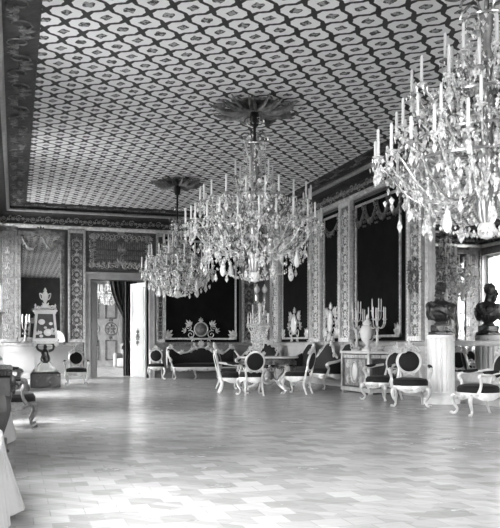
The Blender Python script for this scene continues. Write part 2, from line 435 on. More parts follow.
# ------------------------------------------------------------------ cornice, frieze and ceiling border on each wall
def cornice(p0, p1, out, right, L, base, bw):
    base_o = V((base[0], base[1], 0))
    # lower moulding
    mb = MB(); mb.sweep([(0, 4.58), (.07, 4.58), (.11, 4.62), (.13, 4.68), (.05, 4.70), (0, 4.70)], p0, p1, out)
    n = int(L/.16)
    for i in range(n):
        M = frame(base_o+V(right)*(L*(i+.5)/n)+V(out)*.12+V((0, 0, 4.65)), right, out); blob(mb, M, 0, 0, .055, .03, .03)
    trim(mb, GILT, 'gilt egg moulding below the frieze')
    # frieze ground + carved scrollwork
    mb = MB(); mb.sweep([(0, 4.70), (.05, 4.70), (.06, 4.94), (.14, 4.97), (.30, 5.0), (.34, 5.04), (0, 5.04)], p0, p1, out)
    fz = trim(mb, FRIEZE, 'dark frieze ground', 0)
    mb = MB(); n = int(L/.42); r_ = random.Random(3)
    for i in range(n):
        M = frame(base_o+V(right)*(L*(i+.5)/n)+V(out)*.065+V((0, 0, 4.83)), right, out); sg = 1 if i % 2 else -1
        scroll(mb, M, .02, sg*.01, .1, sg*.6, sg, .014); rosette(mb, M, .0, 0, .045, 5)
        leafspray(mb, M, -.14, sg*-.04, .13, PI/2*sg, 4); leafspray(mb, M, .15, sg*.05, .11, -PI/2*sg, 4)
        blob(mb, M, .2, -.08*sg, .05, .02, .03, .5)
    mb.build('scrollwork', BGILT, fz)
    # crowning moulding
    mb = MB(); mb.sweep([(.0, 5.04), (.33, 5.015), (.37, 5.02), (.40, 5.05), (.39, 5.09), (.34, 5.10), (0, 5.10)], p0, p1, out)
    trim(mb, CROWN, 'moulded crown of the cornice')
    # dark carved border on the ceiling
    mb = MB(); mb.sweep([(0, 5.10), (.32, 5.10), (.36, 5.16), (bw, 5.225), (bw+.02, 5.25), (0, 5.25)], p0, p1, out)
    bo = trim(mb, FRIEZE, 'dark carved border round the ceiling', 0)
    mb = MB(); n = int(L/.6)
    for i in range(n):
        b0 = base_o+V(right)*(L*(i+.5)/n)
        o_ = V(out); M = Matrix.Translation(b0+o_*(bw*.5+.18)+V((0, 0, 5.19))) @ Matrix(((right[0], o_.x, 0, 0), (right[1], o_.y, 0, 0), (0, 0, -1, 0), (0, 0, 0, 1)))
        w_ = max(bw-.36, .12); sg = 1 if i % 2 else -1
        scroll(mb, M, 0, 0, w_*.4, 0, sg, .014); leafspray(mb, M, .2, 0, .2, PI/2*sg, 5); leafspray(mb, M, -.2, 0, .2, -PI/2*sg, 5)
    mb.build('scrollwork', GILTD, bo)
cornice((XR, YF), (XR, YB), (-1, 0, 0), (0, 1, 0), YB-YF, (XR, YF), .60)
cornice((XL, YB), (XR, YB), (0, -1, 0), (1, 0, 0), XR-XL, (XL, YB), .60)
cornice((XL, YF), (XL, YB), (1, 0, 0), (0, 1, 0), YB-YF, (XL, YF), .85)

# ------------------------------------------------------------------ dado, dado rail and skirting
def dado(p0, p1, out, right, base, L, n_, side):
    d = MB().sweep([(0, 0), (.03, 0), (.03, 1.06), (0, 1.06)], p0, p1, out)
    for i in range(n_):
        a = L*(i+.12)/n_; b_ = L*(i+.88)/n_
        for z0, z1 in ((.26, .30), (.84, .88)):
            q0 = V((base[0], base[1]))+V((right[0], right[1]))*a; q1 = V((base[0], base[1]))+V((right[0], right[1]))*b_
            d.sweep([(.03, z0), (.05, z0), (.05, z1), (.03, z1)], q0, q1, out)
        for s_ in (a, b_-.04):
            q0 = V((base[0], base[1]))+V((right[0], right[1]))*s_; q1 = q0+V((right[0], right[1]))*.04
            d.sweep([(.03, .30), (.05, .30), (.05, .84), (.03, .84)], q0, q1, out)
    trim(d, DADO if side == 'right' else DADO_SHADE, 'panelled dado', 0)
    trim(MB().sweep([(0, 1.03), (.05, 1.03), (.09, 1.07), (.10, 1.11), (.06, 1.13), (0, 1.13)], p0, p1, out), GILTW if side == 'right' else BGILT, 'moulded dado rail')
    b = MB().sweep([(0, 0), (.06, 0), (.06, .14), (.04, .18), (0, .18)], p0, p1, out).build('baseboard_'+side, DADO if side == 'right' else DADO_SHADE, smooth=0)
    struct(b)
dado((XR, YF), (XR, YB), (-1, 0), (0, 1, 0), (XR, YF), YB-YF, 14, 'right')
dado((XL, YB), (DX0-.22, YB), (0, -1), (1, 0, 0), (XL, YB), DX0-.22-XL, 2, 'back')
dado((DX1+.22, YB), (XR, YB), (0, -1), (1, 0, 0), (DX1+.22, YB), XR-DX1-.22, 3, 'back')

# ------------------------------------------------------------------ pilasters
def pilaster(M, w, ground, relief, edge, label, z0=1.13, z1=4.58, dark=False):
    # M: origin at floor centre of the pilaster on the wall face
    mb = MB().box(-w/2, w/2, z0, z1, 0, .06, M)
    root = trim(mb, ground, label, 0)
    e = MB()
    for sg in (-1, 1):
        e.box(sg*w/2-.035, sg*w/2+.035, z0, z1, 0, .11, M)
        for i in range(int((z1-z0)/.07)): blob(e, M @ Matrix.Translation((0, 0, .11)), sg*w/2, z0+.035+i*.07, .026, .03, .025)
    e.box(-w/2, w/2, z1-.1, z1, 0, .13, M); e.box(-w/2, w/2, z0, z0+.1, 0, .13, M)
    e.build('gilt_edge', edge, root)
    r = MB(); M2 = M @ Matrix.Translation((0, 0, .065)); ww = w-.12; y = z0+.22; i = 0
    while y < z1-.2:
        rosette(r, M2, 0, y, ww*.2, 6)
        for sg in (-1, 1):
            scroll(r, M2, sg*ww*.26, y+.12, ww*.2, -PI/2, sg, .012); scroll(r, M2, sg*ww*.26, y-.10, ww*.17, PI/2, -sg, .011)
            blob(r, M2, sg*ww*.38, y+.02, .02, .05, .02)
        leafspray(r, M2, 0, y+.12, ww*.42, PI/2, 5, 2.2); leafspray(r, M2, 0, y-.11, ww*.36, -PI/2, 3, 1.4)
        y += .46; i += 1
    r.build('scrollwork', relief, root)
    return root
def onR(y): return frame((XR, y, 0), (0, 1, 0), (-1, 0, 0))
def onB(x): return frame((x, YB, 0), (1, 0, 0), (0, -1, 0))
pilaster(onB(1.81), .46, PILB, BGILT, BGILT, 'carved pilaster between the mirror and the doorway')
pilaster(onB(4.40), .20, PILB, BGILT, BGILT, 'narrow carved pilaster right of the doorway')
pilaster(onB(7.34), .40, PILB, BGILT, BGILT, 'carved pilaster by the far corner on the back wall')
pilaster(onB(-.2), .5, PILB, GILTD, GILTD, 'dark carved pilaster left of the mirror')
pilaster(onR(22.36), .66, PILG, WGILT, WGILT, 'carved pilaster by the far corner on the right wall')
pilaster(onR(19.0), .66, PILG, WGILT, WGILT, 'carved pilaster left of the narrow velvet panel')
pilaster(onR(17.07), .58, PILG, WGILT, WGILT, 'carved pilaster right of the narrow velvet panel')
pilaster(onR(13.66), .50, PILG, WGILT, WGILT, 'broad carved pilaster beside the large mirror')
pilaster(onR(7.4), .6, PILG, WGILT, WGILT, 'carved pilaster beyond the large mirror')
trim(MB().box(6.3, 7.0, 1.13, 4.58, 0, .03, frame((XR, 0, 0), (0, 1, 0), (-1, 0, 0))), PANEL)

# ------------------------------------------------------------------ dark velvet wall panels with gilt frames
def panel(M, w, label, z0=1.15, z1=4.5, cart=True, gl=GILT, med=PORC, cw=.8, ch=.75):
    root = trim(MB().box(-w/2, w/2, z0, z1, 0, .03, M), PANEL, label, 0)
    f = MB(); M2 = M @ Matrix.Translation((0, 0, .03))
    def bar(x0, y0, x1, y1, s=.028):
        f.box(min(x0, x1)-s, max(x0, x1)+s, min(y0, y1)-s, max(y0, y1)+s, 0, .03, M2)
        L = math.hypot(x1-x0, y1-y0); n = max(int(L/.08), 1)
        for i in range(n):
            t = (i+.5)/n; blob(f, M2 @ Matrix.Translation((0, 0, .03)), x0+(x1-x0)*t, y0+(y1-y0)*t, .03, .03, .022, 0, 5, 3)
    a = w/2-.12; b0 = z0+.1; b1 = z1-.12
    bar(-a, b0, a, b0); bar(-a, b0, -a, b1); bar(a, b0, a, b1); bar(-a, b1, a, b1)
    f.build('gilt_frame', gl, root)
    c = MB(); M3 = M2 @ Matrix.Translation((0, 0, .03))
    for sg in (-1, 1):
        leafspray(c, M3, sg*a, b0+.02, .34, PI/2-sg*-.75, 5, 1.5); scroll(c, M3, sg*(a-.12), b0+.14, .1, 0, sg, .018)
    if cart:
        cartouche(c, M3, 0, b0+ch*.42, cw, ch)
    c.build('corner_leaves', gl, root)
    if cart:
        m_ = MB(); m_.ell((0, b0+ch*.45, .02), (cw*.17, ch*.30, .05), 16, 8, M3)
        m_.build('medallion', med, root)
        MB().tube([(cw*.19*math.cos(TAU*i/28), b0+ch*.45+ch*.325*math.sin(TAU*i/28), .02) for i in range(28)], .022, 6, M3, True).build('medallion_rim', gl, root)
    t = MB()                                                  # dull festoons below the top edge
    n = max(int(w/.6), 1)
    for k in range(n):
        xc = -w/2+w*(k+.5)/n; s_ = w/n*.42
        pts = [(xc+s_*u, b1-.12-.28*(1-u*u), .02) for u in [q/6-1 for q in range(13)]]
        t.tube(pts, .022, 5, M2)
        for u in (-.7, -.35, 0, .35, .7): leafspray(t, M3, xc+s_*u, b1-.14-.28*(1-u*u), .13, -PI/2+u*.4, 5, 2.0)
        for sg in (-1, 1):
            scroll(t, M3, xc+sg*s_, b1-.1, .07, PI/2, sg, .014)
            for q in range(4): leafspray(t, M3, xc+sg*s_, b1-.18-q*.11, .10-.014*q, -PI/2, 3, 1.4)
    t.build('festoon', GILTD, root)
    return root
panel(onB(5.72), 2.58, 'dark velvet panel above the long sofa on the back wall', med=PATINA, cw=1.15, ch=.68)
panel(onR(20.65), 2.36, 'dark velvet panel nearest the far corner on the right wall', cw=.95, ch=.9)
panel(onR(18.0), 1.16, 'narrow dark velvet panel between two carved pilasters', cw=.7, ch=.9)
panel(onR(15.42), 2.42, 'dark velvet panel behind the cabinet with candelabra', cart=False)

# ------------------------------------------------------------------ overdoor and doorway
od = trim(MB().box(2.1, 4.2, 3.36, 4.58, 0, .05, onB(0)), PILB, 'carved dark overdoor panel above the doorway', 0)
r = MB(); M2 = onB(3.15) @ Matrix.Translation((0, 0, .05))
for row, zz in enumerate((3.78, 3.92, 4.10, 4.22)):
    for i in range(24):
        x = -.72+i*.0626
        r.box(x-.018, x+.018, zz-.055, zz+.055, 0, .03, M2)
r.build('carved_grille', GILTD, od, 0)
r = MB()
for sg in (-1, 1):
    for i in range(6):
        scroll(r, M2, sg*(.12+i*.15), 4.42, .09, i, sg, .018); scroll(r, M2, sg*(.12+i*.15), 3.5, .085, i*1.4, -sg, .018)
        leafspray(r, M2, sg*(.18+i*.15), 4.36, .13, -PI/2+i*.5, 4); leafspray(r, M2, sg*(.18+i*.15), 3.56, .13, PI/2+i*.5, 4)
    for i in range(7):
        scroll(r, M2, sg*.9, 3.5+i*.15, .07, i, sg, .016); leafspray(r, M2, sg*.86, 3.55+i*.15, .13, PI if sg > 0 else 0, 4)
leafspray(r, M2, 0, 4.5, .26, PI/2, 5); rosette(r, M2, 0, 4.5, .1); leafspray(r, M2, 0, 3.52, .3, PI/2, 7, 2.6)
leafspray(r, M2, 0, 3.95, .3, PI/2-.3, 5, 1.8); scroll(r, M2, 0, 4.0, .16, -PI/2, 1, .018)
r.build('scrollwork', BGILT, od)

d1 = MB()
for x0, x1 in ((DX0-.16, DX0), (DX1, DX1+.16)):
    d1.box(x0, x1, YB-.08, YB+.42, 0, DZ+.16)
d1.box(DX0, DX1, YB-.08, YB+.42, DZ, DZ+.16)
for x in (DX0-.18, DX1+.14): d1.box(x, x+.04, YB-.12, YB, 0, DZ+.2)
d1.box(DX0-.18, DX1+.18, YB-.12, YB, DZ+.16, DZ+.22)
d1 = struct(d1.build('door_1', DOORW, smooth=0), 'pale doorway with both leaves swung into the next room', 'door')
def leaf(name, hx, ang, sgn, w, m):
    M = Matrix.Translation((hx, YB+.42, .01)) @ Matrix.Rotation(ang, 4, 'Z')
    l = MB().box(0, sgn*w, -.025, .025, 0, DZ-.03, M)
    for z0, z1 in ((.15, .9), (1.05, 1.55), (1.75, 2.85)):
        for y0, y1 in ((-.04, -.025), (.025, .04)):
            for a, b_, c_, d_ in ((.1, w-.1, z0, z0+.04), (.1, w-.1, z1-.04, z1), (.1, .14, z0, z1), (w-.14, w-.1, z0, z1)):
                xx = sorted((sgn*a, sgn*b_)); l.box(xx[0], xx[1], y0, y1, c_, d_, M)
    o = l.build('door_leaf', m, d1, 0)
    h = MB()
    for sy in (-1, 1):
        h.box(sgn*w-sgn*.07-.02, sgn*w-sgn*.07+.02, sy*.035-.012, sy*.035+.012, 1.0, 1.35, M)
        h.tube([(sgn*(w-.07), sy*.04, 1.15), (sgn*(w-.07), sy*.09, 1.15), (sgn*(w-.2), sy*.10, 1.15)], .014, 6, M)
    h.build('handle', BLACK if m is DOORW else GILT, o)
    return o
leaf('l', DX0+.02, math.radians(70), 1, .88, DOORW)
lr = leaf('r', DX1-.02, math.radians(-66), -1, .88, PAINT)
Mr = Matrix.Translation((DX1-.02, YB+.42, .01)) @ Matrix.Rotation(math.radians(-66), 4, 'Z')
orn = MB(); Mo = Mr @ Matrix(((1, 0, 0, 0), (0, 0, -1, -.03), (0, 1, 0, 0), (0, 0, 0, 1)))
rosette(orn, Mo, -.44, 1.3, .13, 8); leafspray(orn, Mo, -.44, 1.42, .16, PI/2); leafspray(orn, Mo, -.44, 1.18, .16, -PI/2)
orn.build('carved_rosette', GILTD, lr)

# ------------------------------------------------------------------ mirrors
def mirror(name, M, w, z0, z1, label, fr_m, fw=.12, gm=MIRR):
    t = thing(name, label, 'mirror', tuple(M @ V((0, z0, 0))))
    T = Matrix.Translation(-(M @ V((0, z0, 0)))) @ M
    MB().box(-w/2, w/2, z0, z1, .045, .055, T).build('mirror_glass', gm, t, 0)
    f = MB()
    for sg in (-1, 1):
        f.box(sg*(w/2+fw/2)-fw/2, sg*(w/2+fw/2)+fw/2, z0-fw, z1+fw, .02, .11, T)
        f.box(sg*(w/2+fw*.15)-.02, sg*(w/2+fw*.15)+.02, z0, z1, .05, .14, T)
        for i in range(int((z1-z0)/.09)): blob(f, T @ Matrix.Translation((0, 0, .11)), sg*(w/2+fw*.6), z0+.045+i*.09, .035, .04, .03)
    for zz in (z0-fw/2, z1+fw/2): f.box(-w/2, w/2, zz-fw/2, zz+fw/2, .02, .11, T)
    f.build('mirror_frame', fr_m, t)
    return t, T
mt, T = mirror('wall_mirror', onB(.74), 1.16, 1.28, 4.36, 'tall framed mirror behind the pale standing clock', GILTD, .12, MIRRDIM)
c = MB(); T2 = T @ Matrix.Translation((0, 0, .1))
for sg in (-1, 1):
    pts = [(sg*(.05+.5*u), 4.30-.34*math.sin(PI*u), .02) for u in [q/10 for q in range(11)]]
    c.tube(pts, .02, 5, T2)
    for u in (.1, .25, .4, .55, .7, .85): leafspray(c, T2, sg*(.05+.5*u), 4.30-.34*math.sin(PI*u), .1, -PI/2, 5, 2.4)
    scroll(c, T2, sg*.2, 4.42, .1, 0, sg, .018); leafspray(c, T2, sg*.5, 4.25, .26, -PI/2, 5)
leafspray(c, T2, 0, 4.42, .26, PI/2, 7, 2.6); rosette(c, T2, 0, 4.42, .1)
c.build('garland', GILTD, mt)
trim(MB().box(.05, 1.45, 1.06, 1.12, .0, .42, onB(0)), GILTD, 'narrow shelf under the tall mirror')
mirror('pier_mirror', onR(10.7), 4.7, .55, 4.34, 'large right wall mirror reflecting bust and chandelier', GILTW, .16)
tr = MB(); M2 = onR(13.66) @ Matrix.Translation((0, 0, .10))
for zz in (2.35, 2.6): cartouche(tr, M2, 0, zz, .5, .45)
trim(tr, GILTD, 'dark carved cartouche on the broad pilaster')

# ------------------------------------------------------------------ chandeliers
CANDLE = {}
def candle_mesh(h, r=.018):
    k = (round(h, 3), r)
    if k not in CANDLE:
        CANDLE[k] = MB().lathe([(r*1.05, 0), (r, .01), (r*.95, h*.93), (r*.7, h*.99), (.002, h), (.0015, h+.018)], 8).mesh('candle', WAX)
    return CANDLE[k]
def drop_mesh(name, w, h, m=CRYS):
    mb = MB(); n = 6; prof = [(.002, 0), (w*.55, h*.16), (w, h*.34), (w*.7, h*.58), (w*.22, h*.86), (.004, h)]
    mb.lathe(prof, n); mb.octa((0, 0, h+.02), .012, .018, 1)
    return mb.mesh(name, m, 0)
DROP = {k: drop_mesh('pendant', *k) for k in ((.035, .17), (.05, .24), (.028, .13))}
DROPO = MB().lathe([(.003, 0), (.03, .02), (.05, .07), (.052, .11), (.036, .18), (.016, .24), (.006, .27), (.003, .3)], 12).mesh('pendant', OPAL)

def chandelier(label, x, y, zb, tiers, crown, bulk=1.0, seed=1, globe=True, group='crystal chandeliers', ztop=ZC, rosr=.8):
    """tiers: (radius, pan height, number of lights) in the room's heights, lowest and widest first; zb: bottom; crown: (radius, z)"""
    R = random.Random(seed)
    t = thing('chandelier', label, 'chandelier', (x, y, zb), 0, group)
    Z = lambda z: z-zb
    r0, z0, n0 = tiers[0]; rl, zl, nl = tiers[-1]
    MB().tube([(0, 0, Z(crown[1])+.05), (0, 0, Z(ztop)-.02)], .026, 8).lathe([(.02, Z(ztop)-.4), (.07, Z(ztop)-.36), (.085, Z(ztop)-.22), (.07, Z(ztop)-.1), (.03, Z(ztop)-.02)], 10).build('suspension_rod', BLACK, t)
    st = MB()
    h = Z(crown[1])
    prof = [(.01, .12)]
    nseg = 22
    for i in range(nseg+1):
        u = i/nseg; prof.append((.035+.05*abs(math.sin(u*PI*4.5))+.03*(1-u), .14+(h-.1)*u))
    st.lathe(prof, 12); st.build('stem', CHROME, t)
    # metal hoops
    for (r, z, n) in tiers:
        MB().tube([(math.cos(TAU*i/32)*r*.78, math.sin(TAU*i/32)*r*.78, Z(z)-.10) for i in range(32)], .018, 5, closed=True).build('hoop', CHROME, t)
    MB().tube([(math.cos(TAU*i/20)*crown[0], math.sin(TAU*i/20)*crown[0], Z(crown[1])) for i in range(20)], .016, 5, closed=True).build('hoop', CHROME, t)
    bead = MB(); npend = 0
    ends = []
    for ti, (r, z, n) in enumerate(tiers):
        for k in range(n):
            a = TAU*(k+.5*(ti % 2))/n+R.uniform(-.04, .04); ca, sa = math.cos(a), math.sin(a)
            zz = Z(z)+R.uniform(-.015, .015); rr = r*R.uniform(.97, 1.03)
            arm = MB(); pts = []
            for i in range(11):
                u = i/10
                rad = .12*r+(rr-.12*r)*u
                hz = zz-.12-(.38 if ti == 0 else .2)*math.sin(PI*min(.15+u*.97, 1))+.10*max(0, (u-.75)/.25)
                pts.append((ca*rad, sa*rad, hz))
            arm.tube(pts, [.016-.006*i/10 for i in range(11)], 5)
            arm.lathe([(.012, -.04), (.02, -.02), (.06, -.004), (.066, .004), (.02, .006), (.02, .035), (.012, .035)], 8, Matrix.Translation((ca*rr, sa*rr, zz)))
            arm.build('arm', CRYS if k % 3 else CHROME, t)
            inst('candle', candle_mesh(R.choice((.25, .27, .29))), t, (ca*rr, sa*rr, zz+.02))
            ends.append((ca*rr, sa*rr, zz))
            for q in range(5):
                b = a+TAU*q/5; bead.octa((ca*rr+.06*math.cos(b), sa*rr+.06*math.sin(b), zz-.03), .011, .05, .3)
            if npend < 70 and (ti == 0 or k % 2 == 0):
                kk = R.choice(((.035, .17), (.028, .13), (.05, .24))); npend += 1
                inst('pendant', DROP[kk], t, (ca*rr, sa*rr, zz-.06-kk[1]))
    # lower basket of large drops
    rb = r0*.72; zbk = zb+.36
    for k in range(18):
        if npend >= 100: break
        a = TAU*k/18; ca, sa = math.cos(a), math.sin(a); rr = rb*(1.12 if k % 2 else .8)
        kk = R.choice(((.05, .24), (.035, .17))); me = DROPO if k % 5 == 0 and globe else DROP[kk]
        inst('pendant', me, t, (ca*rr, sa*rr, (.16 if k % 2 else .03)+R.uniform(-.03, .05))); npend += 1
    def chain(p, q, sag, m, s):
        for i in range(m):
            u = (i+.5)/m
            c_ = V(p).lerp(V(q), u); c_.z -= sag*4*u*(1-u)
            ss = s*R.uniform(.75, 1.25)
            bead.octa(c_, ss, ss*1.3, 1, None, ss*R.uniform(.5, 1), R.uniform(0, PI))
    def hoopchain(ra, za, rb_, zb_, n, sag, m, s, tw=0):
        for k in range(n):
            a = TAU*k/n; b = a+tw
            chain((math.cos(a)*ra, math.sin(a)*ra, Z(za)), (math.cos(b)*rb_, math.sin(b)*rb_, Z(zb_)), sag, m, s)
    hoopchain(crown[0], crown[1], min(rl*.6, .42), zl-.1, 10, .10, 14, .015)
    for i in range(len(tiers)-1, 0, -1):
        hoopchain(tiers[i][0]*.78, tiers[i][1]-.1, tiers[i-1][0]*.78, tiers[i-1][1]-.1, 22, .06, 7, .017)
    hoopchain(r0*.78, z0-.1, rb, zbk, 24, .08, 10, .018)
    hoopchain(rb, zbk, .1, zb+.05, 18, .06, 9, .018)
    for (r, z, n) in tiers:                                    # swags from pan to pan
        for k in range(n):
            a = TAU*k/n; b = TAU*(k+1)/n
            chain((math.cos(a)*r, math.sin(a)*r, Z(z)-.02), (math.cos(b)*r, math.sin(b)*r, Z(z)-.02), .13, 8, .014)
            chain((math.cos(a)*r, math.sin(a)*r, Z(z)-.02), (math.cos(a)*r*.5, math.sin(a)*r*.5, Z(z)+.18), .1, 8, .015)
    # kite plaques, rosettes and drops hung all through the body
    N = int(640*bulk)
    for i in range(N):
        u = R.random()
        if u < .62:
            r, z, n = R.choice(tiers); a = R.uniform(0, TAU); rr = r*R.uniform(.35, 1.04); zz = z+R.uniform(-.48, -.02)
        elif u < .70:
            a = R.uniform(0, TAU); v_ = R.random(); rr = (min(rl, .5)*(1-v_)+crown[0]*v_)*R.uniform(.3, .95); zz = zl+(crown[1]-zl)*v_
        else:
            a = R.uniform(0, TAU); v_ = R.random(); rr = (rb*(1-v_)+r0*.8*v_)*R.uniform(.5, 1.05); zz = zbk+(z0-.2-zbk)*v_
        s = R.uniform(.016, .042)
        bead.octa((math.cos(a)*rr, math.sin(a)*rr, Z(zz)), s, s*R.uniform(1.4, 2.6), .5, None, s*.45, a+PI/2*R.choice((0, 1, .3)))
    o = bead.build('crystal_strings', CRYS, t, 0); o['kind'] = 'stuff'
    # scrolled metal and glass arms between stem and hoops
    for (r, z, n) in tiers:
        for k in range(8):
            a = TAU*k/8+.2; M = Matrix.Translation((0, 0, Z(z)-.1)) @ Matrix.Rotation(a, 4, 'Z') @ Matrix(((1, 0, 0, 0), (0, 0, -1, 0), (0, 1, 0, 0), (0, 0, 0, 1)))
            sc = MB(); scroll(sc, M, r*.45, .05, r*.2, 0, 1, .016, 1.4, 16); sc.build('scroll_bracket', CHROME, t)
            sc = MB(); scroll(sc, M, r*.7, -.12, r*.14, PI, -1, .014, 1.4, 14); sc.build('scroll_bracket', CHROME, t)
    for k in range(6):
        a = TAU*k/6; M = Matrix.Translation((0, 0, Z(crown[1]))) @ Matrix.Rotation(a, 4, 'Z') @ Matrix(((1, 0, 0, 0), (0, 0, -1, 0), (0, 1, 0, 0), (0, 0, 0, 1)))
        sc = MB(); scroll(sc, M, crown[0]*.7, .1, crown[0]*.6, 0, 1, .016, 1.3, 14); sc.build('scroll_bracket', CHROME, t)
        sc = MB(); scroll(sc, M, crown[0]*.5, .40, crown[0]*.4, 0, 1, .013, 1.3, 14); sc.build('scroll_bracket', CHROME, t)
    fin = MB()
    if globe: fin.lathe([(.004, 0), (.06, .02), (.095, .08), (.1, .12), (.085, .17), (.04, .21), (.02, .22)], 16); fin.build('bottom_globe', OPAL, t)
    else: fin.octa((0, 0, .12), .05, .12, .8); fin.build('finial', CRYS, t, 0)
    # top tuft of crystals round the crown
    return t
chandelier('largest crystal chandelier seen whole, hanging in the middle of the ceiling', 4.0, 12.5, 2.14,
           [(1.18, 3.14, 24), (.96, 3.52, 20), (.34, 3.95, 6)], (.2, 4.55), 1.5, 11)
chandelier('huge chandelier hanging nearest, cut off by the right edge of the picture', 4.92, 7.05, 2.2,
           [(1.18, 3.09, 22), (.96, 3.39, 18), (.80, 3.80, 14), (.45, 4.15, 8)], (.25, 4.6), 1.9, 5)
chandelier('smaller crystal chandelier behind the central one, nearer the back wall', 3.95, 18.8, 2.24,
           [(.90, 2.95, 18), (.72, 3.28, 14), (.34, 3.6, 6)], (.16, 4.1), 1.1, 23)
chandelier('little crystal chandelier seen through the doorway in the next room', 3.55, 30.0, 2.62,
           [(.40, 3.15, 8)], (.12, 3.6), .22, 31, False, 'crystal chandeliers', 5.0)
# carved plaster roses where they hang
def ceiling_rose(x, y, s):
    M = Matrix.Translation((x, y, ZC)) @ Matrix.Rotation(PI, 4, 'X'); r = MB()
    r.lathe([(s*.5, 0), (s*.48, .03), (s*.3, .05), (s*.16, .10), (s*.08, .14), (.05, .15)], 20, M)
    o = trim(r, GILTD, 'carved plaster rose on the ceiling above a chandelier')
    r = MB()
    for k in range(8):
        a = TAU*k/8
        M2 = M @ Matrix.Rotation(a, 4, 'Z') @ Matrix.Translation((0, 0, .03))
        for q, L in ((0, 1), (.22, .75), (-.22, .75)):
            pts = [(s*(.12+.85*u*L), s*q*u*1.2, .03+.10*math.sin(PI*u)*(1 if q == 0 else .7)) for u in [i/6 for i in range(7)]]
            r.tube(pts, [.05, .06, .065, .055, .045, .03, .015], 5, M2, sq=.5)
        scroll(r, M2, s*.72, .0, .12, 0, 1 if k % 2 else -1, .022, z=.05)
    r.build('acanthus_leaves', GILTD, o)
ceiling_rose(4.0, 12.5, .85); ceiling_rose(4.92, 7.05, .85); ceiling_rose(3.95, 18.8, .7)

# ------------------------------------------------------------------ seats
def cabriole(sx, sy, x, y, zt, h, front=True):
    m = MB()
    if front:
        pts = [(x, y, zt), (x+sx*.035, y+sy*.035, zt-h*.16), (x+sx*.02, y+sy*.02, zt-h*.45), (x-sx*.02, y-sy*.02, zt-h*.72), (x, y, zt-h*.92), (x+sx*.04, y+sy*.04, zt-h*.985)]
        m.tube(pts, [.034, .036, .026, .019, .018, .022], 8); m.ell((x+sx*.045, y+sy*.045, zt-h+.022), (.028, .028, .022), 8, 5)
        m.ell((x+sx*.03, y+sy*.03, zt-h*.1), (.03, .03, .05), 6, 4)
    else:
        pts = [(x, y, zt), (x, y-sy*.01, zt-h*.4), (x+sx*.01, y+sy*.03, zt-h*.8), (x+sx*.015, y+sy*.06, zt-h)]
        m.tube(pts, [.026, .023, .019, .018], 8)
    return m
def seat_out(w, d, n=32, e=2.6):
    out = []
    for i in range(n):
        a = TAU*i/n; c_, s_ = math.cos(a), math.sin(a)
        x = math.copysign(abs(c_)**(2/e), c_)*w/2; y = math.copysign(abs(s_)**(2/e), s_)*d/2
        x *= 1-.10*(y/d+.5)                                    # narrower at the back
        out.append((x, y))
    return out
def cushion(w, d, z0, z1, m=MB, inset=.0):
    mb = MB(); out = seat_out(w, d); n = len(out); vs = []; lv = [(.97, z0), (1.0, z0+.015), (1.0, z0+(z1-z0)*.55), (.9, z0+(z1-z0)*.85), (.6, z1), (.25, z1+.005)]
    for s_, z in lv: vs += [(x*s_, y*s_, z) for x, y in out]
    fs = []
    for i in range(len(lv)-1):
        for k in range(n):
            a, b = i*n+k, i*n+(k+1) % n; fs.append((a, b, b+n, a+n))
    fs.append(tuple(reversed(range(n)))); fs.append(tuple(range((len(lv)-1)*n, len(lv)*n)))
    return mb.add(vs, fs)
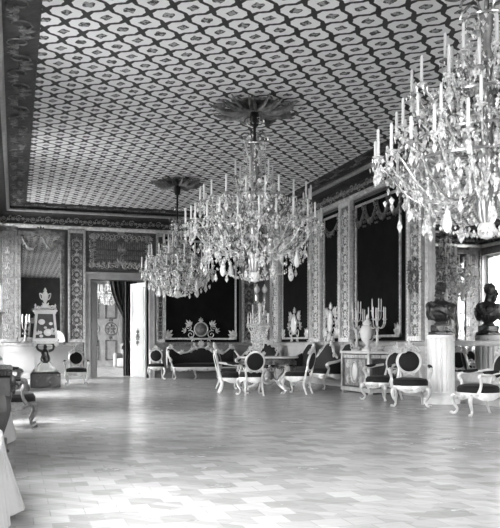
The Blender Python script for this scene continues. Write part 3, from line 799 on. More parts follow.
def oval_chair(label, arms=False, loc=(0, 0, 0), rz=0, group=None, k=1.0, frame_m=GILTW):
    w, d = (.62, .58) if arms else (.52, .50)
    t = thing('armchair' if arms else 'side_chair', label, 'armchair' if arms else 'chair', loc, rz, group)
    zs = .31 if arms else .35
    cushion(w, d, zs+.02, zs+(.155 if arms else .135)).build('seat', VELVET, t)
    fr = MB(); out = seat_out(w*1.03, d*1.03); n = len(out)
    vs = []
    for s_, zf in ((1.0, lambda a: zs+.035), (1.03, lambda a: zs), (1.0, lambda a: zs-.055-.028*math.cos(4*a)), (.9, lambda a: zs-.04)):
        vs += [(x*s_, y*s_, zf(TAU*i/n)) for i, (x, y) in enumerate(out)]
    fs = []
    for i in range(4):
        for q in range(n):
            a, b = i*n+q, i*n+(q+1) % n; c_, e_ = ((i+1) % 4)*n+(q+1) % n, ((i+1) % 4)*n+q
            fs.append((a, b, c_, e_))
    fr.add(vs, fs)
    Mf = frame((0, -d*.515, zs-.02), (1, 0, 0), (0, -1, 0)); rosette(fr, Mf, 0, -.01, .05); 
    for sg in (-1, 1): scroll(fr, Mf, sg*.11, -.01, .04, 0, sg, .01)
    fr.build('seat_frame', frame_m, t)
    for sx in (-1, 1):
        cabriole(sx, -1, sx*w*.42, -d*.42, zs-.01, zs-.01).build('leg', frame_m, t)
        cabriole(sx, 1, sx*w*.34, d*.44, zs-.01, zs-.01, False).build('leg', frame_m, t)
    # oval back, leaning
    rx, rzz = (.195, .20) if arms else (.19, .20)
    zc = .735 if arms else .72; T = Matrix.Translation((0, d*.47, zs)) @ Matrix.Rotation(math.radians(-13), 4, 'X')
    cz = zc-zs
    bf = MB()
    ring = ring_pts(rx, rzz, 30, cz)
    bf.tube([(x, 0, z) for x, z in ring], .027, 7, T, True, .8)
    bf.tube([(x*.93, -.025, (z-cz)*.93+cz) for x, z in ring], .009, 5, T, True)
    Mc = T @ frame((0, -.03, cz+rzz), (1, 0, 0), (0, -1, 0))
    kc = 1.2 if arms else 1.0
    leafspray(bf, Mc, 0, .03*kc, .13*kc, PI/2, 5, 2.2, .03); rosette(bf, Mc, 0, .02, .05)
    for sg in (-1, 1):
        scroll(bf, Mc, sg*.08*kc, .02*(kc-1), .055*kc, 0, sg, .014*kc); leafspray(bf, Mc, sg*.16, -.05, .08, PI/2-sg*.8, 4, 1.6, .025)
        pts = [(sg*w*.33, 0, -.02), (sg*w*.33, 0, .07), (sg*rx*.98, 0, .16), (sg*rx*.84, 0, cz-rzz*.5)]
        bf.tube(pts, [.026, .024, .022, .024], 7, T)
        scroll(bf, T @ frame((0, -.02, 0), (1, 0, 0), (0, -1, 0)), sg*.07, cz-rzz-.02, .04, PI/2, sg, .012)
    bf.build('back_frame', frame_m, t)
    pad = MB(); vs = [(0, -.05, cz)]; nn = 30
    for s_, yy in ((.5, -.045), (.8, -.032), (.92, -.008), (.92, .02), (.5, .035)): vs += [(x*s_, yy, (z-cz)*s_+cz) for x, z in ring_pts(rx, rzz, nn, cz)]
    vs.append((0, .037, cz)); L = len(vs)-1
    fs = [(0, 1+i, 1+(i+1) % nn) for i in range(nn)]
    for j in range(4):
        for i in range(nn):
            a, b = 1+j*nn+i, 1+j*nn+(i+1) % nn; fs.append((a, a+nn, b+nn, b))
    fs += [(L, 1+4*nn+(i+1) % nn, 1+4*nn+i) for i in range(nn)]
    pad.add(vs, fs, T).build('backrest', VELVET, t)
    if arms:
        for sg in (-1, 1):
            am = MB()
            pts = [(sg*.24, d*.47+.05, zs+.36), (sg*.31, d*.3, zs+.335), (sg*.335, d*.05, zs+.31), (sg*.33, -d*.2, zs+.305), (sg*.335, -d*.27, zs+.27), (sg*.31, -d*.20, zs+.17), (sg*.30, -d*.22, zs+.08), (sg*.31, -d*.30, zs)]
            am.tube(pts, [.022, .024, .024, .026, .03, .022, .022, .03], 7); am.ell((sg*.335, -d*.27, zs+.265), (.032, .035, .032), 8, 5)
            o = am.build('arm', frame_m, t)
            MB().tube([(sg*.318, d*.26, zs+.35), (sg*.335, d*.05, zs+.333), (sg*.332, -d*.16, zs+.328)], [.026, .032, .026], 8).build('arm_pad', VELVET, o)
    if k != 1.0: t.scale = (k, k, k)
    return t
def face(dx, dy): return math.atan2(dx, -dy)                   # rotation that turns the front (-y) towards (dx, dy)

G1 = 'oval backed gilt chairs'
oval_chair('armchair with round dark back standing alone left of the open doorway', True, (1.58, 20.7, 0), face(-.05, -1), G1, .95)
oval_chair('side chair against the wall between doorway and long sofa', False, (4.16, 22.95, 0), face(-.15, -1), G1)
oval_chair('pale side chair in profile at the left of the round table', True, (4.55, 15.75, 0), face(.96, -.2), G1, 1.0)
oval_chair('side chair with its oval back to us before the round table', False, (4.72, 14.95, 0), face(.08, 1), G1, 1.0)
oval_chair('side chair turned away at the right of the round table', False, (5.80, 15.1, 0), face(-.75, .66), G1, 1.0)
oval_chair('side chair half hidden at the far left of the round table', False, (4.95, 17.45, 0), face(.8, -.55), G1, 1.0)
oval_chair('armchair with full round back facing the room left of the fluted pedestal', True, (6.52, 11.55, 0), face(-.5, -1), G1, 1.04)
oval_chair('armchair between the cabinet and the armchair by the pedestal', True, (6.72, 12.95, 0), face(-1, -.42), G1, 1.0)
oval_chair('armchair seen in profile at the right edge before the mirror', True, (6.64, 9.72, 0), face(-.95, .12), G1, 1.0)
oval_chair('armchair against the left wall beyond the dark console table', True, (-.02, 10.2, 0), face(1, 0), G1, .95, GILTD)
oval_chair('armchair with round back by the left wall, nearer the standing clock', True, (-.05, 14.6, 0), face(1, -.1), G1, .95, GILTD)

def sofa(label, loc, rz, W, back, ztop, style='hump', group='dark velvet sofas'):
    t = thing('sofa', label, 'sofa', loc, rz, group); d = .72; zs = .34
    s_ = cushion(W, d, zs, zs+.15); s_.build('seat', VELVET, t)
    fr = MB(); out = seat_out(W*1.02, d*1.04, 40); n = len(out); vs = []
    for q, zf in ((1.0, lambda a: zs+.03), (1.01, lambda a: zs-.01), (1.0, lambda a: zs-.07-.03*math.cos(8*a)), (.92, lambda a: zs-.05)):
        vs += [(x*q, y*q, zf(TAU*i/n)) for i, (x, y) in enumerate(out)]
    fs = [(i*n+q, i*n+(q+1) % n, ((i+1) % 4)*n+(q+1) % n, ((i+1) % 4)*n+q) for i in range(4) for q in range(n)]
    fr.add(vs, fs); Mf = frame((0, -d*.53, zs-.04), (1, 0, 0), (0, -1, 0))
    for x in (-W*.25, 0, W*.25):
        rosette(fr, Mf, x, 0, .06)
        for sg in (-1, 1): scroll(fr, Mf, x+sg*.13, -.01, .05, 0, sg, .012)
    fr.build('seat_frame', GILTW, t)
    for x in (-W*.45, -W*.16, W*.16, W*.45): cabriole(1 if x > 0 else -1, -1, x, -d*.42, zs-.02, zs-.02).build('leg', GILTW, t)
    for x in (-W*.42, W*.42): cabriole(1 if x > 0 else -1, 1, x, d*.42, zs-.02, zs-.02, False).build('leg', GILTW, t)
    T = Matrix.Translation((0, d*.36, 0)) @ Matrix.Rotation(math.radians(-10), 4, 'X')
    m = 48; xs = [-W/2+W*i/m for i in range(m+1)]
    top = [(x, back(2*x/W)) for x in xs]
    o_ = [(xs[-1], zs+.1), (xs[0], zs+.1)]
    b = MB(); nx = len(xs); vs = []
    rows = [(0, .0), (0, -.07), (.35, -.11), (.75, -.10), (.95, -.05), (1, 0), (.95, .05), (.5, .06), (0, .05)]
    for f_, yy in rows: vs += [(x*(1 if f_ < .9 else .995), yy, zs+.08+(z-zs-.08)*f_) for x, z in top]
    fs = [(j*nx+i, j*nx+i+1, ((j+1) % len(rows))*nx+i+1, ((j+1) % len(rows))*nx+i) for j in range(len(rows)) for i in range(nx-1)]
    fs += [tuple(j*nx for j in range(len(rows))), tuple(j*nx+nx-1 for j in reversed(range(len(rows))))]
    b.add(vs, fs, T).build('backrest', VELVET, t)
    bf = MB()
    bf.tube([(x*1.005, -.02, z+.012) for x, z in top], .034, 7, T)
    Mc = T @ frame((0, -.05, 0), (1, 0, 0), (0, -1, 0))
    zt = back(0)
    cartouche(bf, Mc, 0, zt+.05, .7, .26)
    leafspray(bf, Mc, 0, zt+.05, .2, PI/2, 7, 2.4, .03); rosette(bf, Mc, 0, zt+.04, .07)
    for sg in (-1, 1):
        for x, ss in ((.33, .07), (.62, .08), (.93, .09)):
            scroll(bf, Mc, sg*x*W/2, back(x)+.02, ss, PI/2, sg, .018); leafspray(bf, Mc, sg*(x-.06)*W/2, back(x-.06)+.02, .12, PI/2, 4)
        bf.tube([(sg*W/2, 0, zs), (sg*W*.505, 0, zs+.2), (sg*W/2, 0, back(1))], .03, 7, T)
    bf.build('back_frame', GILTW, t)
    for sg in (-1, 1):
        am = MB(); x = sg*W*.49
        pts = [(x, d*.42, zs+.52), (x+sg*.03, d*.25, zs+.44), (x+sg*.05, d*.0, zs+.34), (x+sg*.05, -d*.25, zs+.30), (x+sg*.06, -d*.40, zs+.27), (x+sg*.05, -d*.42, zs+.20), (x+sg*.02, -d*.34, zs+.17), (x, -d*.36, zs+.08), (x+sg*.01, -d*.42, zs)]
        am.tube(pts, [.03, .03, .03, .034, .04, .034, .026, .03, .036], 8); am.ell((x+sg*.05, -d*.42, zs+.24), (.05, .05, .05), 8, 6)
        o = am.build('arm', GILTW, t)
        pd = MB(); pd.add([(x, d*.4, zs+.08), (x, -d*.3, zs+.08), (x+sg*.03, -d*.3, zs+.28), (x+sg*.03, 0, zs+.32), (x, d*.36, zs+.50),
                          (x-sg*.06, d*.4, zs+.08), (x-sg*.06, -d*.3, zs+.08), (x-sg*.05, -d*.3, zs+.27), (x-sg*.05, 0, zs+.30), (x-sg*.06, d*.36, zs+.48)],
                         [(0,1,2,3,4),(9,8,7,6,5),(0,5,6,1),(1,6,7,2),(2,7,8,3),(3,8,9,4),(4,9,5,0)])
        pd.build('arm_pad', VELVET, o)
    return t
def hump(u):
    u = abs(u); return .78+.20*math.exp(-(u/.32)**2)+.19*math.exp(-((u-.92)/.17)**2)
sofa('long triple humped dark sofa under the panel on the back wall', (5.66, 22.85, 0), 0, 2.2, hump, 1.1)
def swoop(u):
    u = abs(u); return .70+.42*math.exp(-(u/.26)**2)+.40*math.exp(-((u-.80)/.24)**4)
sofa('swooping sofa with oval centre back along the right wall beside the cabinet', (7.22, 17.65, 0), face(-1, 0), 3.1, swoop, 1.2)
def round_b(u): return .62+.50*math.sqrt(max(0, 1-(u*.92)**2))
sofa('short round backed settee in the far corner beside the long sofa', (6.95, 21.4, 0), face(-.75, -.75), 1.05, round_b, 1.1)

# ------------------------------------------------------------------ round table with its candelabrum
tb = thing('round_table', 'round carved table among the chairs under the central chandelier', 'table', (5.62, 16.55, 0))
MB().lathe([(.05, .73), (.62, .735), (.70, .745), (.72, .765), (.70, .785), (.05, .785)], 40).build('tabletop', MARBLE, tb)
a = MB().lathe([(.58, .60), (.62, .62), (.63, .70), (.61, .735), (.56, .735), (.56, .60)], 40)
for k in range(14):
    an = TAU*k/14; M = Matrix.Translation((0, 0, .65)) @ Matrix.Rotation(an, 4, 'Z') @ Matrix(((0, 0, 1, .63), (1, 0, 0, 0), (0, 1, 0, 0), (0, 0, 0, 1)))
    rosette(a, M, 0, 0, .05); scroll(a, M, .13, -.03, .06, 0, 1, .014); leafspray(a, M, 0, -.08, .12, -PI/2, 4)
a.build('apron', GILTD, tb)
for k in range(4):
    an = TAU*k/4+.5; M = Matrix.Rotation(an, 4, 'Z')
    l = MB().tube([(.52, 0, .62), (.60, 0, .50), (.55, 0, .38), (.40, 0, .26), (.36, 0, .16), (.48, 0, .07), (.60, 0, .03)], [.06, .07, .055, .045, .042, .045, .05], 8, M)
    l.ell((.62, 0, .045), (.06, .05, .045), 8, 5, M); l.ell((.61, 0, .52), (.06, .06, .08), 8, 5, M)
    l.build('leg', GILT, tb)
s_ = MB()
for k in range(4):
    an = TAU*k/4+.5; s_.tube([(.40*math.cos(an), .40*math.sin(an), .2), (.2*math.cos(an), .2*math.sin(an), .24), (0, 0, .17)], .028, 6)
s_.lathe([(.02, .12), (.09, .15), (.11, .2), (.06, .26), (.09, .34), (.05, .42), (.01, .48)], 14)
s_.build('stretcher', GILT, tb)

def candelabrum(name, label, loc, H, n, R_, m, group, crystals=True, top=True, two=False, seed=1, rz=0):
    t = thing(name, label, 'candelabrum', loc, rz, group); R = random.Random(seed)
    base = MB().lathe([(.13, 0), (.14, .02), (.12, .04), (.06, .07), (.035, .12), (.05, .17), (.03, .22), (.022, H*.4), (.04, H*.45), (.02, H*.5), (.018, H*.62), (.03, H*.66), (.014, H*.7)], 14)
    for k in range(4):
        a_ = TAU*k/4; M = Matrix.Rotation(a_, 4, 'Z') @ Matrix(((1, 0, 0, 0), (0, 0, -1, 0), (0, 1, 0, 0), (0, 0, 0, 1)))
        scroll(base, M, .11, .05, .05, 0, 1, .012); scroll(base, M, .05, .3*H, .045, 0, 1, .01)
    base.build('base', m, t)
    bd = MB(); tiers = [(R_, H*.68, n)]+([(R_*.6, H*.86, max(n//2, 3))] if two else [])
    for (r, z, nn) in tiers:
        for k in range(nn):
            a_ = TAU*k/nn+(.3 if z > H*.7 else 0); ca, sa = math.cos(a_), math.sin(a_)
            ar = MB(); ar.tube([(0, 0, z-.14), (ca*r*.4, sa*r*.4, z-.19), (ca*r*.8, sa*r*.8, z-.16), (ca*r, sa*r, z-.07), (ca*r, sa*r, z)], [.014, .013, .012, .011, .012], 6)
            ar.lathe([(.01, -.02), (.04, 0), (.042, .006), (.018, .01), (.018, .03)], 8, Matrix.Translation((ca*r, sa*r, z)))
            ar.build('arm', m, t)
            inst('candle', candle_mesh(.24, .013), t, (ca*r, sa*r, z+.02))
            if crystals:
                for q in range(6):
                    b = TAU*q/6; bd.octa((ca*r+.04*math.cos(b), sa*r+.04*math.sin(b), z-.03), .012, .06, .3)
                for q in range(8):
                    u = q/8; bd.octa((ca*r*u, sa*r*u, z+.04-.09*math.sin(PI*u)), .014, .02, 1)
    if top:
        MB().tube([(0, 0, H*.69), (0, 0, H*.9)], .012, 6).ell((0, 0, H*.9), (.022, .022, .03), 8, 5).build('spire', m, t)
    if crystals:
        for i in range(330):
            a_ = R.uniform(0, TAU); u = R.random(); r = R_*(.2+.65*math.sin(PI*u))*R.uniform(.4, 1); s = R.uniform(.014, .032)
            bd.octa((math.cos(a_)*r, math.sin(a_)*r, H*(.12+.72*u)), s, s*2, .5, None, s*.5, a_)
        o = bd.build('crystal_drops', CRYS, t, 0); o['kind'] = 'stuff'
    return t
G2 = 'candelabra'
candelabrum('crystal_candelabrum', 'sparkling crystal candelabrum standing on the round table', (5.42, 16.62, .785), 1.1, 7, .25, GILTW, G2, True, True, True, 3)
# garniture on the cabinet
candelabrum('candelabrum', 'left candelabrum on the cabinet, beside the white urn', (7.42, 15.54, .92), 1.0, 5, .19, GILTW, G2, False, True, True, 4)
candelabrum('candelabrum', 'right candelabrum on the cabinet, nearer the armchairs', (7.40, 14.50, .92), 1.0, 5, .19, GILT, G2, False, True, True, 5)
candelabrum('candelabrum', 'dim candelabrum on the mirror shelf left of the clock', (.30, 23.28, 1.12), .85, 5, .11, PATINA, G2, False, True, False, 6)
candelabrum('candelabrum', 'candelabrum on the dark console at the left edge', (-.28, 7.35, .86), .72, 5, .15, PATINA, G2, False, True, False, 8)

# tall standing lamp with two globes in the far corner
tl = thing('torchere', 'tall crystal torchere with two white globes in the far corner', 'floor lamp', (7.46, 22.66, 0))
p = MB().lathe([(.26, 0), (.27, .05), (.2, .09), (.1, .2), (.06, .4), (.11, .55), (.06, .75), (.05, 1.2), (.09, 1.35), (.05, 1.5), (.04, 2.1), (.07, 2.2), (.03, 2.35)], 16)
for k in range(3):
    M = Matrix.Rotation(TAU*k/3, 4, 'Z') @ Matrix(((1, 0, 0, 0), (0, 0, -1, 0), (0, 1, 0, 0), (0, 0, 0, 1)))
    scroll(p, M, .2, .12, .1, 0, 1, .025)
p.build('stem', GILTW, tl)
for sg in (-1, 1):
    ar = MB().tube([(0, 0, 2.2), (sg*.06, 0, 2.12), (sg*.12, 0, 2.2), (sg*.125, 0, 2.42)], .022, 7).lathe([(.03, 2.4), (.07, 2.45), (.075, 2.58), (.06, 2.68), (.03, 2.7)], 12, Matrix.Translation((sg*.125, 0, 0)))
    ar.build('lamp_arm', CHROME, tl)
    MB().lathe([(.03, 2.70), (.085, 2.76), (.095, 2.82), (.07, 2.89), (.03, 2.93), (.015, 2.99)], 14, Matrix.Translation((sg*.125, 0, 0))).build('globe', OPAL, tl)
bd = MB(); R = random.Random(9)
for i in range(260):
    a_ = R.uniform(0, TAU); u = R.random(); r = .08+.22*R.random()*math.sin(PI*min(u*1.1, 1)); s = R.uniform(.016, .04)
    bd.octa((math.cos(a_)*r, math.sin(a_)*r, 1.25+1.15*u), s, s*2, .5, None, s*.5, a_)
o = bd.build('crystal_drops', CRYS, tl, 0); o['kind'] = 'stuff'
for k in range(8):
    a_ = TAU*k/8; ar = MB().tube([(0, 0, 1.5), (.16*math.cos(a_), .16*math.sin(a_), 1.48), (.24*math.cos(a_), .24*math.sin(a_), 1.6)], .012, 5)
    ar.lathe([(.01, 1.58), (.045, 1.6), (.02, 1.62)], 8, Matrix.Translation((.24*math.cos(a_), .24*math.sin(a_), 0))); ar.build('arm', GILTW, tl)
    inst('candle', candle_mesh(.24, .014), tl, (.24*math.cos(a_), .24*math.sin(a_), 1.61))

# ------------------------------------------------------------------ cabinet with urn
cx0, cx1, cy0, cy1 = 7.12, 7.78, 14.32, 15.78
cb = thing('cabinet', 'marble topped cabinet with white oval medallion on its door, against the right wall', 'cabinet', ((cx0+cx1)/2, (cy0+cy1)/2, 0))
T = Matrix.Translation((-(cx0+cx1)/2, -(cy0+cy1)/2, 0))
b = MB().cbox(cx0+.03, cx1, cy0+.03, cy1-.03, .1, .86, .015, T)
Mf = T @ frame((cx0+.03, (cy0+cy1)/2, 0), (0, 1, 0), (-1, 0, 0)); Me = T @ frame(((cx0+cx1)/2, cy0+.03, 0), (1, 0, 0), (0, -1, 0))
b.build('body', GILTD, cb)
MB().cbox(cx0-.02, cx1, cy0-.02, cy1+.02, .86, .92, .012, T).build('top', MARBLE, cb)
bb = MB().cbox(cx0, cx1, cy0, cy1, .03, .12, .012, T)
for x, y in ((cx0+.06, cy0+.06), (cx0+.06, cy1-.06), (cx1-.06, cy0+.06), (cx1-.06, cy1-.06)): bb.lathe([(.05, 0), (.055, .015), (.04, .04)], 10, T @ Matrix.Translation((x, y, 0)))
bb.build('base', GILTW, cb)
for sg in (0,):
    dd = MB(); yc = 0
    dd.cbox(yc-.50, yc+.50, .16, .74, 0, .025, .008, Mf)
    o = dd.build('door', BGILT, cb)
    e = MB().ell((yc, .46, .03), (.13, .19, .02), 20, 8, Mf); e.build('medallion', PORC, o)
    f = MB().tube([(yc+.17*math.cos(TAU*i/24), .46+.235*math.sin(TAU*i/24), .035) for i in range(24)], .014, 5, Mf, True)
    for px_, py_, a_ in ((-.38, -.22, .6), (.38, -.22, 2.5), (-.38, .22, -.6), (.38, .22, -2.5)): leafspray(f, Mf @ Matrix.Translation((0, 0, .03)), yc+px_, .46+py_, .2, a_, 5)
    f.build('carved_border', GILTW, o)
fz = MB()
for i in range(9): rosette(fz, Mf @ Matrix.Translation((0, 0, .005)), -.6+i*.15, .80, .035, 5)
fz.cbox(-.64, .64, .765, .835, 0, .008, .002, Mf); fz.build('gilt_frieze', GILT, cb); fz = MB().cbox(-.27, .27, .765, .835, 0, .008, .002, Me)
for i in range(4): rosette(fz, Me @ Matrix.Translation((0, 0, .005)), -.2+i*.14, .80, .035, 5)
fz.build('gilt_frieze', GILT, cb)
for yc in (-.67, .67): MB().cbox(yc-.03, yc+.03, .12, .86, 0, .04, .01, Mf).build('gilt_stile', GILT, cb)
ed = MB().cbox(-.26, .26, .18, .74, 0, .02, .008, Me)
for q in (0, 1):
    for a0, a1, b0, b1 in ((-.2+.05*q, .2-.05*q, .24+.05*q, .26+.05*q), (-.2+.05*q, .2-.05*q, .66-.05*q, .68-.05*q), (-.2+.05*q, -.18+.05*q, .26+.05*q, .66-.05*q), (.18-.05*q, .2-.05*q, .26+.05*q, .66-.05*q)): ed.box(a0, a1, b0, b1, .02, .035, Me)
ed.build('shaded_end_panel', DARKW, cb)  # dark tone stands in for this end getting no window light

ur = thing('urn', 'pale lidded urn with dark handles between the cabinet candelabra', 'urn', (7.42, 15.02, .92))
MB().lathe([(.13, 0), (.13, .03), (.07, .07), (.04, .12), (.06, .15), (.13, .24), (.165, .36), (.17, .44), (.13, .54), (.09, .57), (.10, .60), (.02, .60)], 20).build('body', PORC, ur)
MB().lathe([(.10, .60), (.09, .64), (.05, .68), (.025, .70), (.035, .73), (.02, .78), (.003, .81)], 16).build('lid', PORC, ur)
for sg in (-1, 1):
    MB().tube([(0, sg*.12, .54), (0, sg*.20, .58), (0, sg*.26, .50), (0, sg*.25, .36), (0, sg*.19, .26), (0, sg*.13, .25)], [.02, .022, .024, .024, .02, .016], 7).build('handle', PATINA, ur)

# ------------------------------------------------------------------ fluted pedestal and bronze bust
PX, PY = 7.34, 11.9
pd = thing('pedestal', 'white fluted column pedestal carrying the bronze bust', 'pedestal', (PX, PY, 0))
MB().lathe([(.34, 0), (.345, .05), (.335, .09), (.30, .10), (.305, .13), (.315, .155), (.30, .18), (.27, .19), (.262, .21), (.2, .21)], 40).build('base', STONE, pd)
n = 16; vs = []; per = 12
zz = [.20, 1.16]
for z in zz:
    for k in range(n*per):
        a_ = TAU*k/(n*per); ph = (k % per)/per
        r = .245 if ph < .5 else .245-.055*math.sin(PI*(ph-.5)/.5)**.5
        vs.append((r*math.cos(a_), r*math.sin(a_), z))
N = n*per
fs = [(k, (k+1) % N, N+(k+1) % N, N+k) for k in range(N)]+[tuple(reversed(range(N))), tuple(range(N, 2*N))]
MB().add(vs, fs).build('fluted_shaft', STONE, pd, 25)
MB().lathe([(.2, 1.15), (.245, 1.16), (.252, 1.18), (.252, 1.21), (.245, 1.23), (.02, 1.23)], 40).build('capital', STONE, pd)

def bust():
    t = thing('bust', 'dark bronze bust of a bearded man in armour on the fluted pedestal', 'bust', (PX, PY, 1.23), math.radians(-8))
    MB().cbox(-.17, .17, -.17, .17, 0, .06, .012).cbox(-.14, .14, -.14, .14, .06, .18, .012).build('plinth', PLINTH, t)
    b = MB()
    b.lathe([(.12, .17), (.125, .2), (.08, .24), (.06, .29), (.08, .34), (.12, .38)], 20)
    # torso: stacked ovals (z, half width, half depth, y offset); the front is -y
    lv = [(.22, .06, .06, 0), (.25, .12, .09, -.01), (.30, .19, .13, -.02), (.36, .235, .155, -.03), (.43, .255, .165, -.03), (.49, .262, .155, -.02), (.545, .25, .13, 0), (.585, .19, .105, .015), (.62, .10, .085, .02)]
    nn = 32; vs = []
    for z, w_, d_, yo in lv: vs += [(w_*math.cos(TAU*k/nn), yo+d_*math.sin(TAU*k/nn)*(1+.12*math.cos(2*TAU*k/nn)), z) for k in range(nn)]
    fs = [(i*nn+k, i*nn+(k+1) % nn, (i+1)*nn+(k+1) % nn, (i+1)*nn+k) for i in range(len(lv)-1) for k in range(nn)]
    fs += [tuple(reversed(range(nn))), tuple(range((len(lv)-1)*nn, len(lv)*nn))]
    b.add(vs, fs)
    for sg in (-1, 1): b.ell((sg*.10, -.135, .47), (.10, .055, .08), 12, 8); b.ell((sg*.215, .0, .515), (.07, .085, .075), 12, 8)
    # cloak gathered on one shoulder, folded across the chest and down the back
    for i in range(7):
        u = i/6
        b.tube([(-.235+.02*u, .03, .58-.04*u), (-.16, -.115-.02*u, .56-.07*u), (-.02, -.185, .475-.075*u), (.13, -.165, .40-.05*u), (.22, -.07, .36-.02*u)], [.02, .022, .024, .02, .012], 6)
    for i in range(5):
        u = i/4
        b.tube([(-.15-.10*u, .07-.09*u, .60-.05*u), (-.22-.05*u, .01-.08*u, .54-.03*u), (-.235-.03*u, -.06-.02*u, .44), (-.21-.02*u, -.09+.02*u, .34-.03*u), (-.16-.02*u, -.10+.03*u, .27)], [.024, .03, .028, .024, .012], 6)
    for i in range(9):
        x = -.2+.05*i; b.tube([(x*.7, .10, .60), (x, .155-abs(x)*.25, .50), (x*1.08, .165-abs(x)*.3, .38), (x*.9, .13-abs(x)*.2, .27)], [.02, .026, .026, .016], 6)
    for i in range(5):
        a_ = .15+.28*i; b.tube([(.26*math.sin(a_), -.02-.17*math.cos(a_), .36), (.23*math.sin(a_), -.02-.155*math.cos(a_), .28)], [.022, .016], 6)
    for i in range(6): b.ell((.225+.02*math.cos(i), -.05+.03*i, .545-.012*i), (.03, .025, .025), 7, 5)
    rosette(b, frame((.03, -.195, .50), (1, 0, 0), (0, -1, 0)), 0, 0, .05, 7)
    b.tube([(0, .02, .58), (-.005, .0, .66), (-.015, -.02, .74)], [.085, .072, .075], 14)
    # head, turned to its right
    Hm = Matrix.Translation((-.02, -.03, .80)) @ Matrix.Rotation(math.radians(-52), 4, 'Z') @ Matrix.Rotation(math.radians(4), 4, 'X')
    b.ell((0, .015, .035), (.084, .108, .105), 20, 14, Hm)                # skull
    b.ell((0, -.035, -.045), (.066, .072, .085), 16, 12, Hm)              # face and jaw
    b.tube([(0, -.10, .03), (0, -.122, -.005), (0, -.142, -.035), (0, -.115, -.045)], [.012, .015, .021, .014], 8, Hm)   # nose
    for sg in (-1, 1):
        b.tube([(sg*.01, -.105, .034), (sg*.035, -.103, .042), (sg*.062, -.08, .03)], [.012, .014, .010], 6, Hm)          # brow
        b.ell((sg*.032, -.09, .012), (.015, .012, .010), 8, 6, Hm)        # eye
        b.ell((sg*.05, -.072, -.028), (.022, .02, .018), 8, 6, Hm)        # cheek
        b.ell((sg*.086, .015, 0), (.012, .024, .034), 8, 6, Hm)           # ear
        b.tube([(0, -.112, -.058), (sg*.028, -.106, -.062), (sg*.05, -.09, -.082)], [.012, .014, .007], 6, Hm)            # moustache
    b.tube([(-.018, -.106, -.078), (0, -.110, -.077), (.018, -.106, -.078)], .008, 6, Hm)                                 # lip
    R = random.Random(2)
    for i in range(46):                                                   # beard locks
        a_ = R.uniform(-1.25, 1.25); z = R.uniform(-.17, -.075); rr = .075+.02*(z+.17)/.1
        p0 = (math.sin(a_)*rr, -.025-math.cos(a_)*rr, z); b.ell(p0, (.016, .016, .022), 7, 5, Hm)
    b.ell((0, -.075, -.125), (.05, .045, .06), 12, 8, Hm)
    for i in range(120):                                                  # short curls
        a_ = R.uniform(0, TAU); e = R.uniform(-.1, PI/2); ce = math.cos(e)
        p0 = V((math.cos(a_)*ce*.088, .02+math.sin(a_)*ce*.112, .04+math.sin(e)*.108))
        if p0.y < -.05 and p0.z < .085: continue
        b.ell(p0, (.017, .017, .014), 6, 4, Hm)
    o = b.build('bust_figure', BRONZE, t)
    md = o.modifiers.new('r', 'REMESH'); md.mode = 'VOXEL'; md.voxel_size = .0065
    sm = o.modifiers.new('s', 'SMOOTH'); sm.iterations = 2; sm.factor = .5
    dg = bpy.context.evaluated_depsgraph_get(); me = bpy.data.meshes.new_from_object(o.evaluated_get(dg))
    o.modifiers.clear(); o.data = me; me.polygons.foreach_set('use_smooth', [True]*len(me.polygons))
    if not me.materials: me.materials.append(BRONZE)
bust()

# ------------------------------------------------------------------ standing clock left of the doorway
KX, KY = .72, 19.4
ck = thing('standing_clock', 'pale glazed clock case held up by a dark figure on black plinth', 'clock', (KX, KY, 0))
MB().cbox(-.36, .36, -.3, .3, 0, .36, .02).cbox(-.32, .32, -.26, .26, .36, .385, .008).build('plinth', PLINTH, ck)
f = MB().lathe([(.30, .385), (.31, .42), (.24, .47), (.17, .53), (.12, .60)], 8)
for k in range(4):
    a_ = TAU*k/4+PI/4; M = Matrix.Rotation(a_, 4, 'Z') @ Matrix(((1, 0, 0, 0), (0, 0, -1, 0), (0, 1, 0, 0), (0, 0, 0, 1)))
    scroll(f, M, .25, .45, .075, 0, 1, .03); f.tube([(.3, .40, 0), (.22, .52, 0), (.12, .62, 0)], .035, 6, M)
f.build('foot', MARBLE, ck)
fig = MB().tube([(0, 0, .58), (.03, -.02, .68), (.01, -.01, .78), (-.01, 0, .88), (0, .0, .95)], [.07, .085, .075, .095, .05], 10)
fig.ell((0, -.01, 1.0), (.05, .055, .065), 10, 8)
for sg in (-1, 1): fig.tube([(sg*.09, 0, .90), (sg*.18, -.03, .94), (sg*.2, -.02, 1.05), (sg*.14, 0, 1.1)], [.04, .035, .03, .03], 7)
for i in range(5): fig.tube([(.07*math.cos(i*1.3), .07*math.sin(i*1.3), .8), (.11*math.cos(i*1.3+.3), .11*math.sin(i*1.3+.3), .7), (.06*math.cos(i*1.3+.7), .06*math.sin(i*1.3+.7), .6)], .025, 5)
fig.build('figure', BRONZE, ck)
br = MB().cbox(-.30, .30, -.22, .22, 1.08, 1.16, .015)
for sg in (-1, 1): br.ell((sg*.26, -.2, 1.08), (.06, .06, .07), 8, 6)
br.build('bracket', GILTW, ck)
fr = MB()
def taper(u): return .27-.06*u
for sx in (-1, 1):
    for sy in (-1, 1):
        fr.tube([(sx*.27, sy*.19, 1.16), (sx*.21, sy*.15, 1.82)], .03, 6)
fr.cbox(-.26, .26, -.19, .19, 1.82, 1.90, .015); fr.cbox(-.29, .29, -.22, .22, 1.88, 1.92, .01); fr.cbox(-.30, .30, -.22, .22, 1.15, 1.22, .01)
Mk = frame((0, -.2, 1.55), (1, 0, 0), (0, -1, 0))
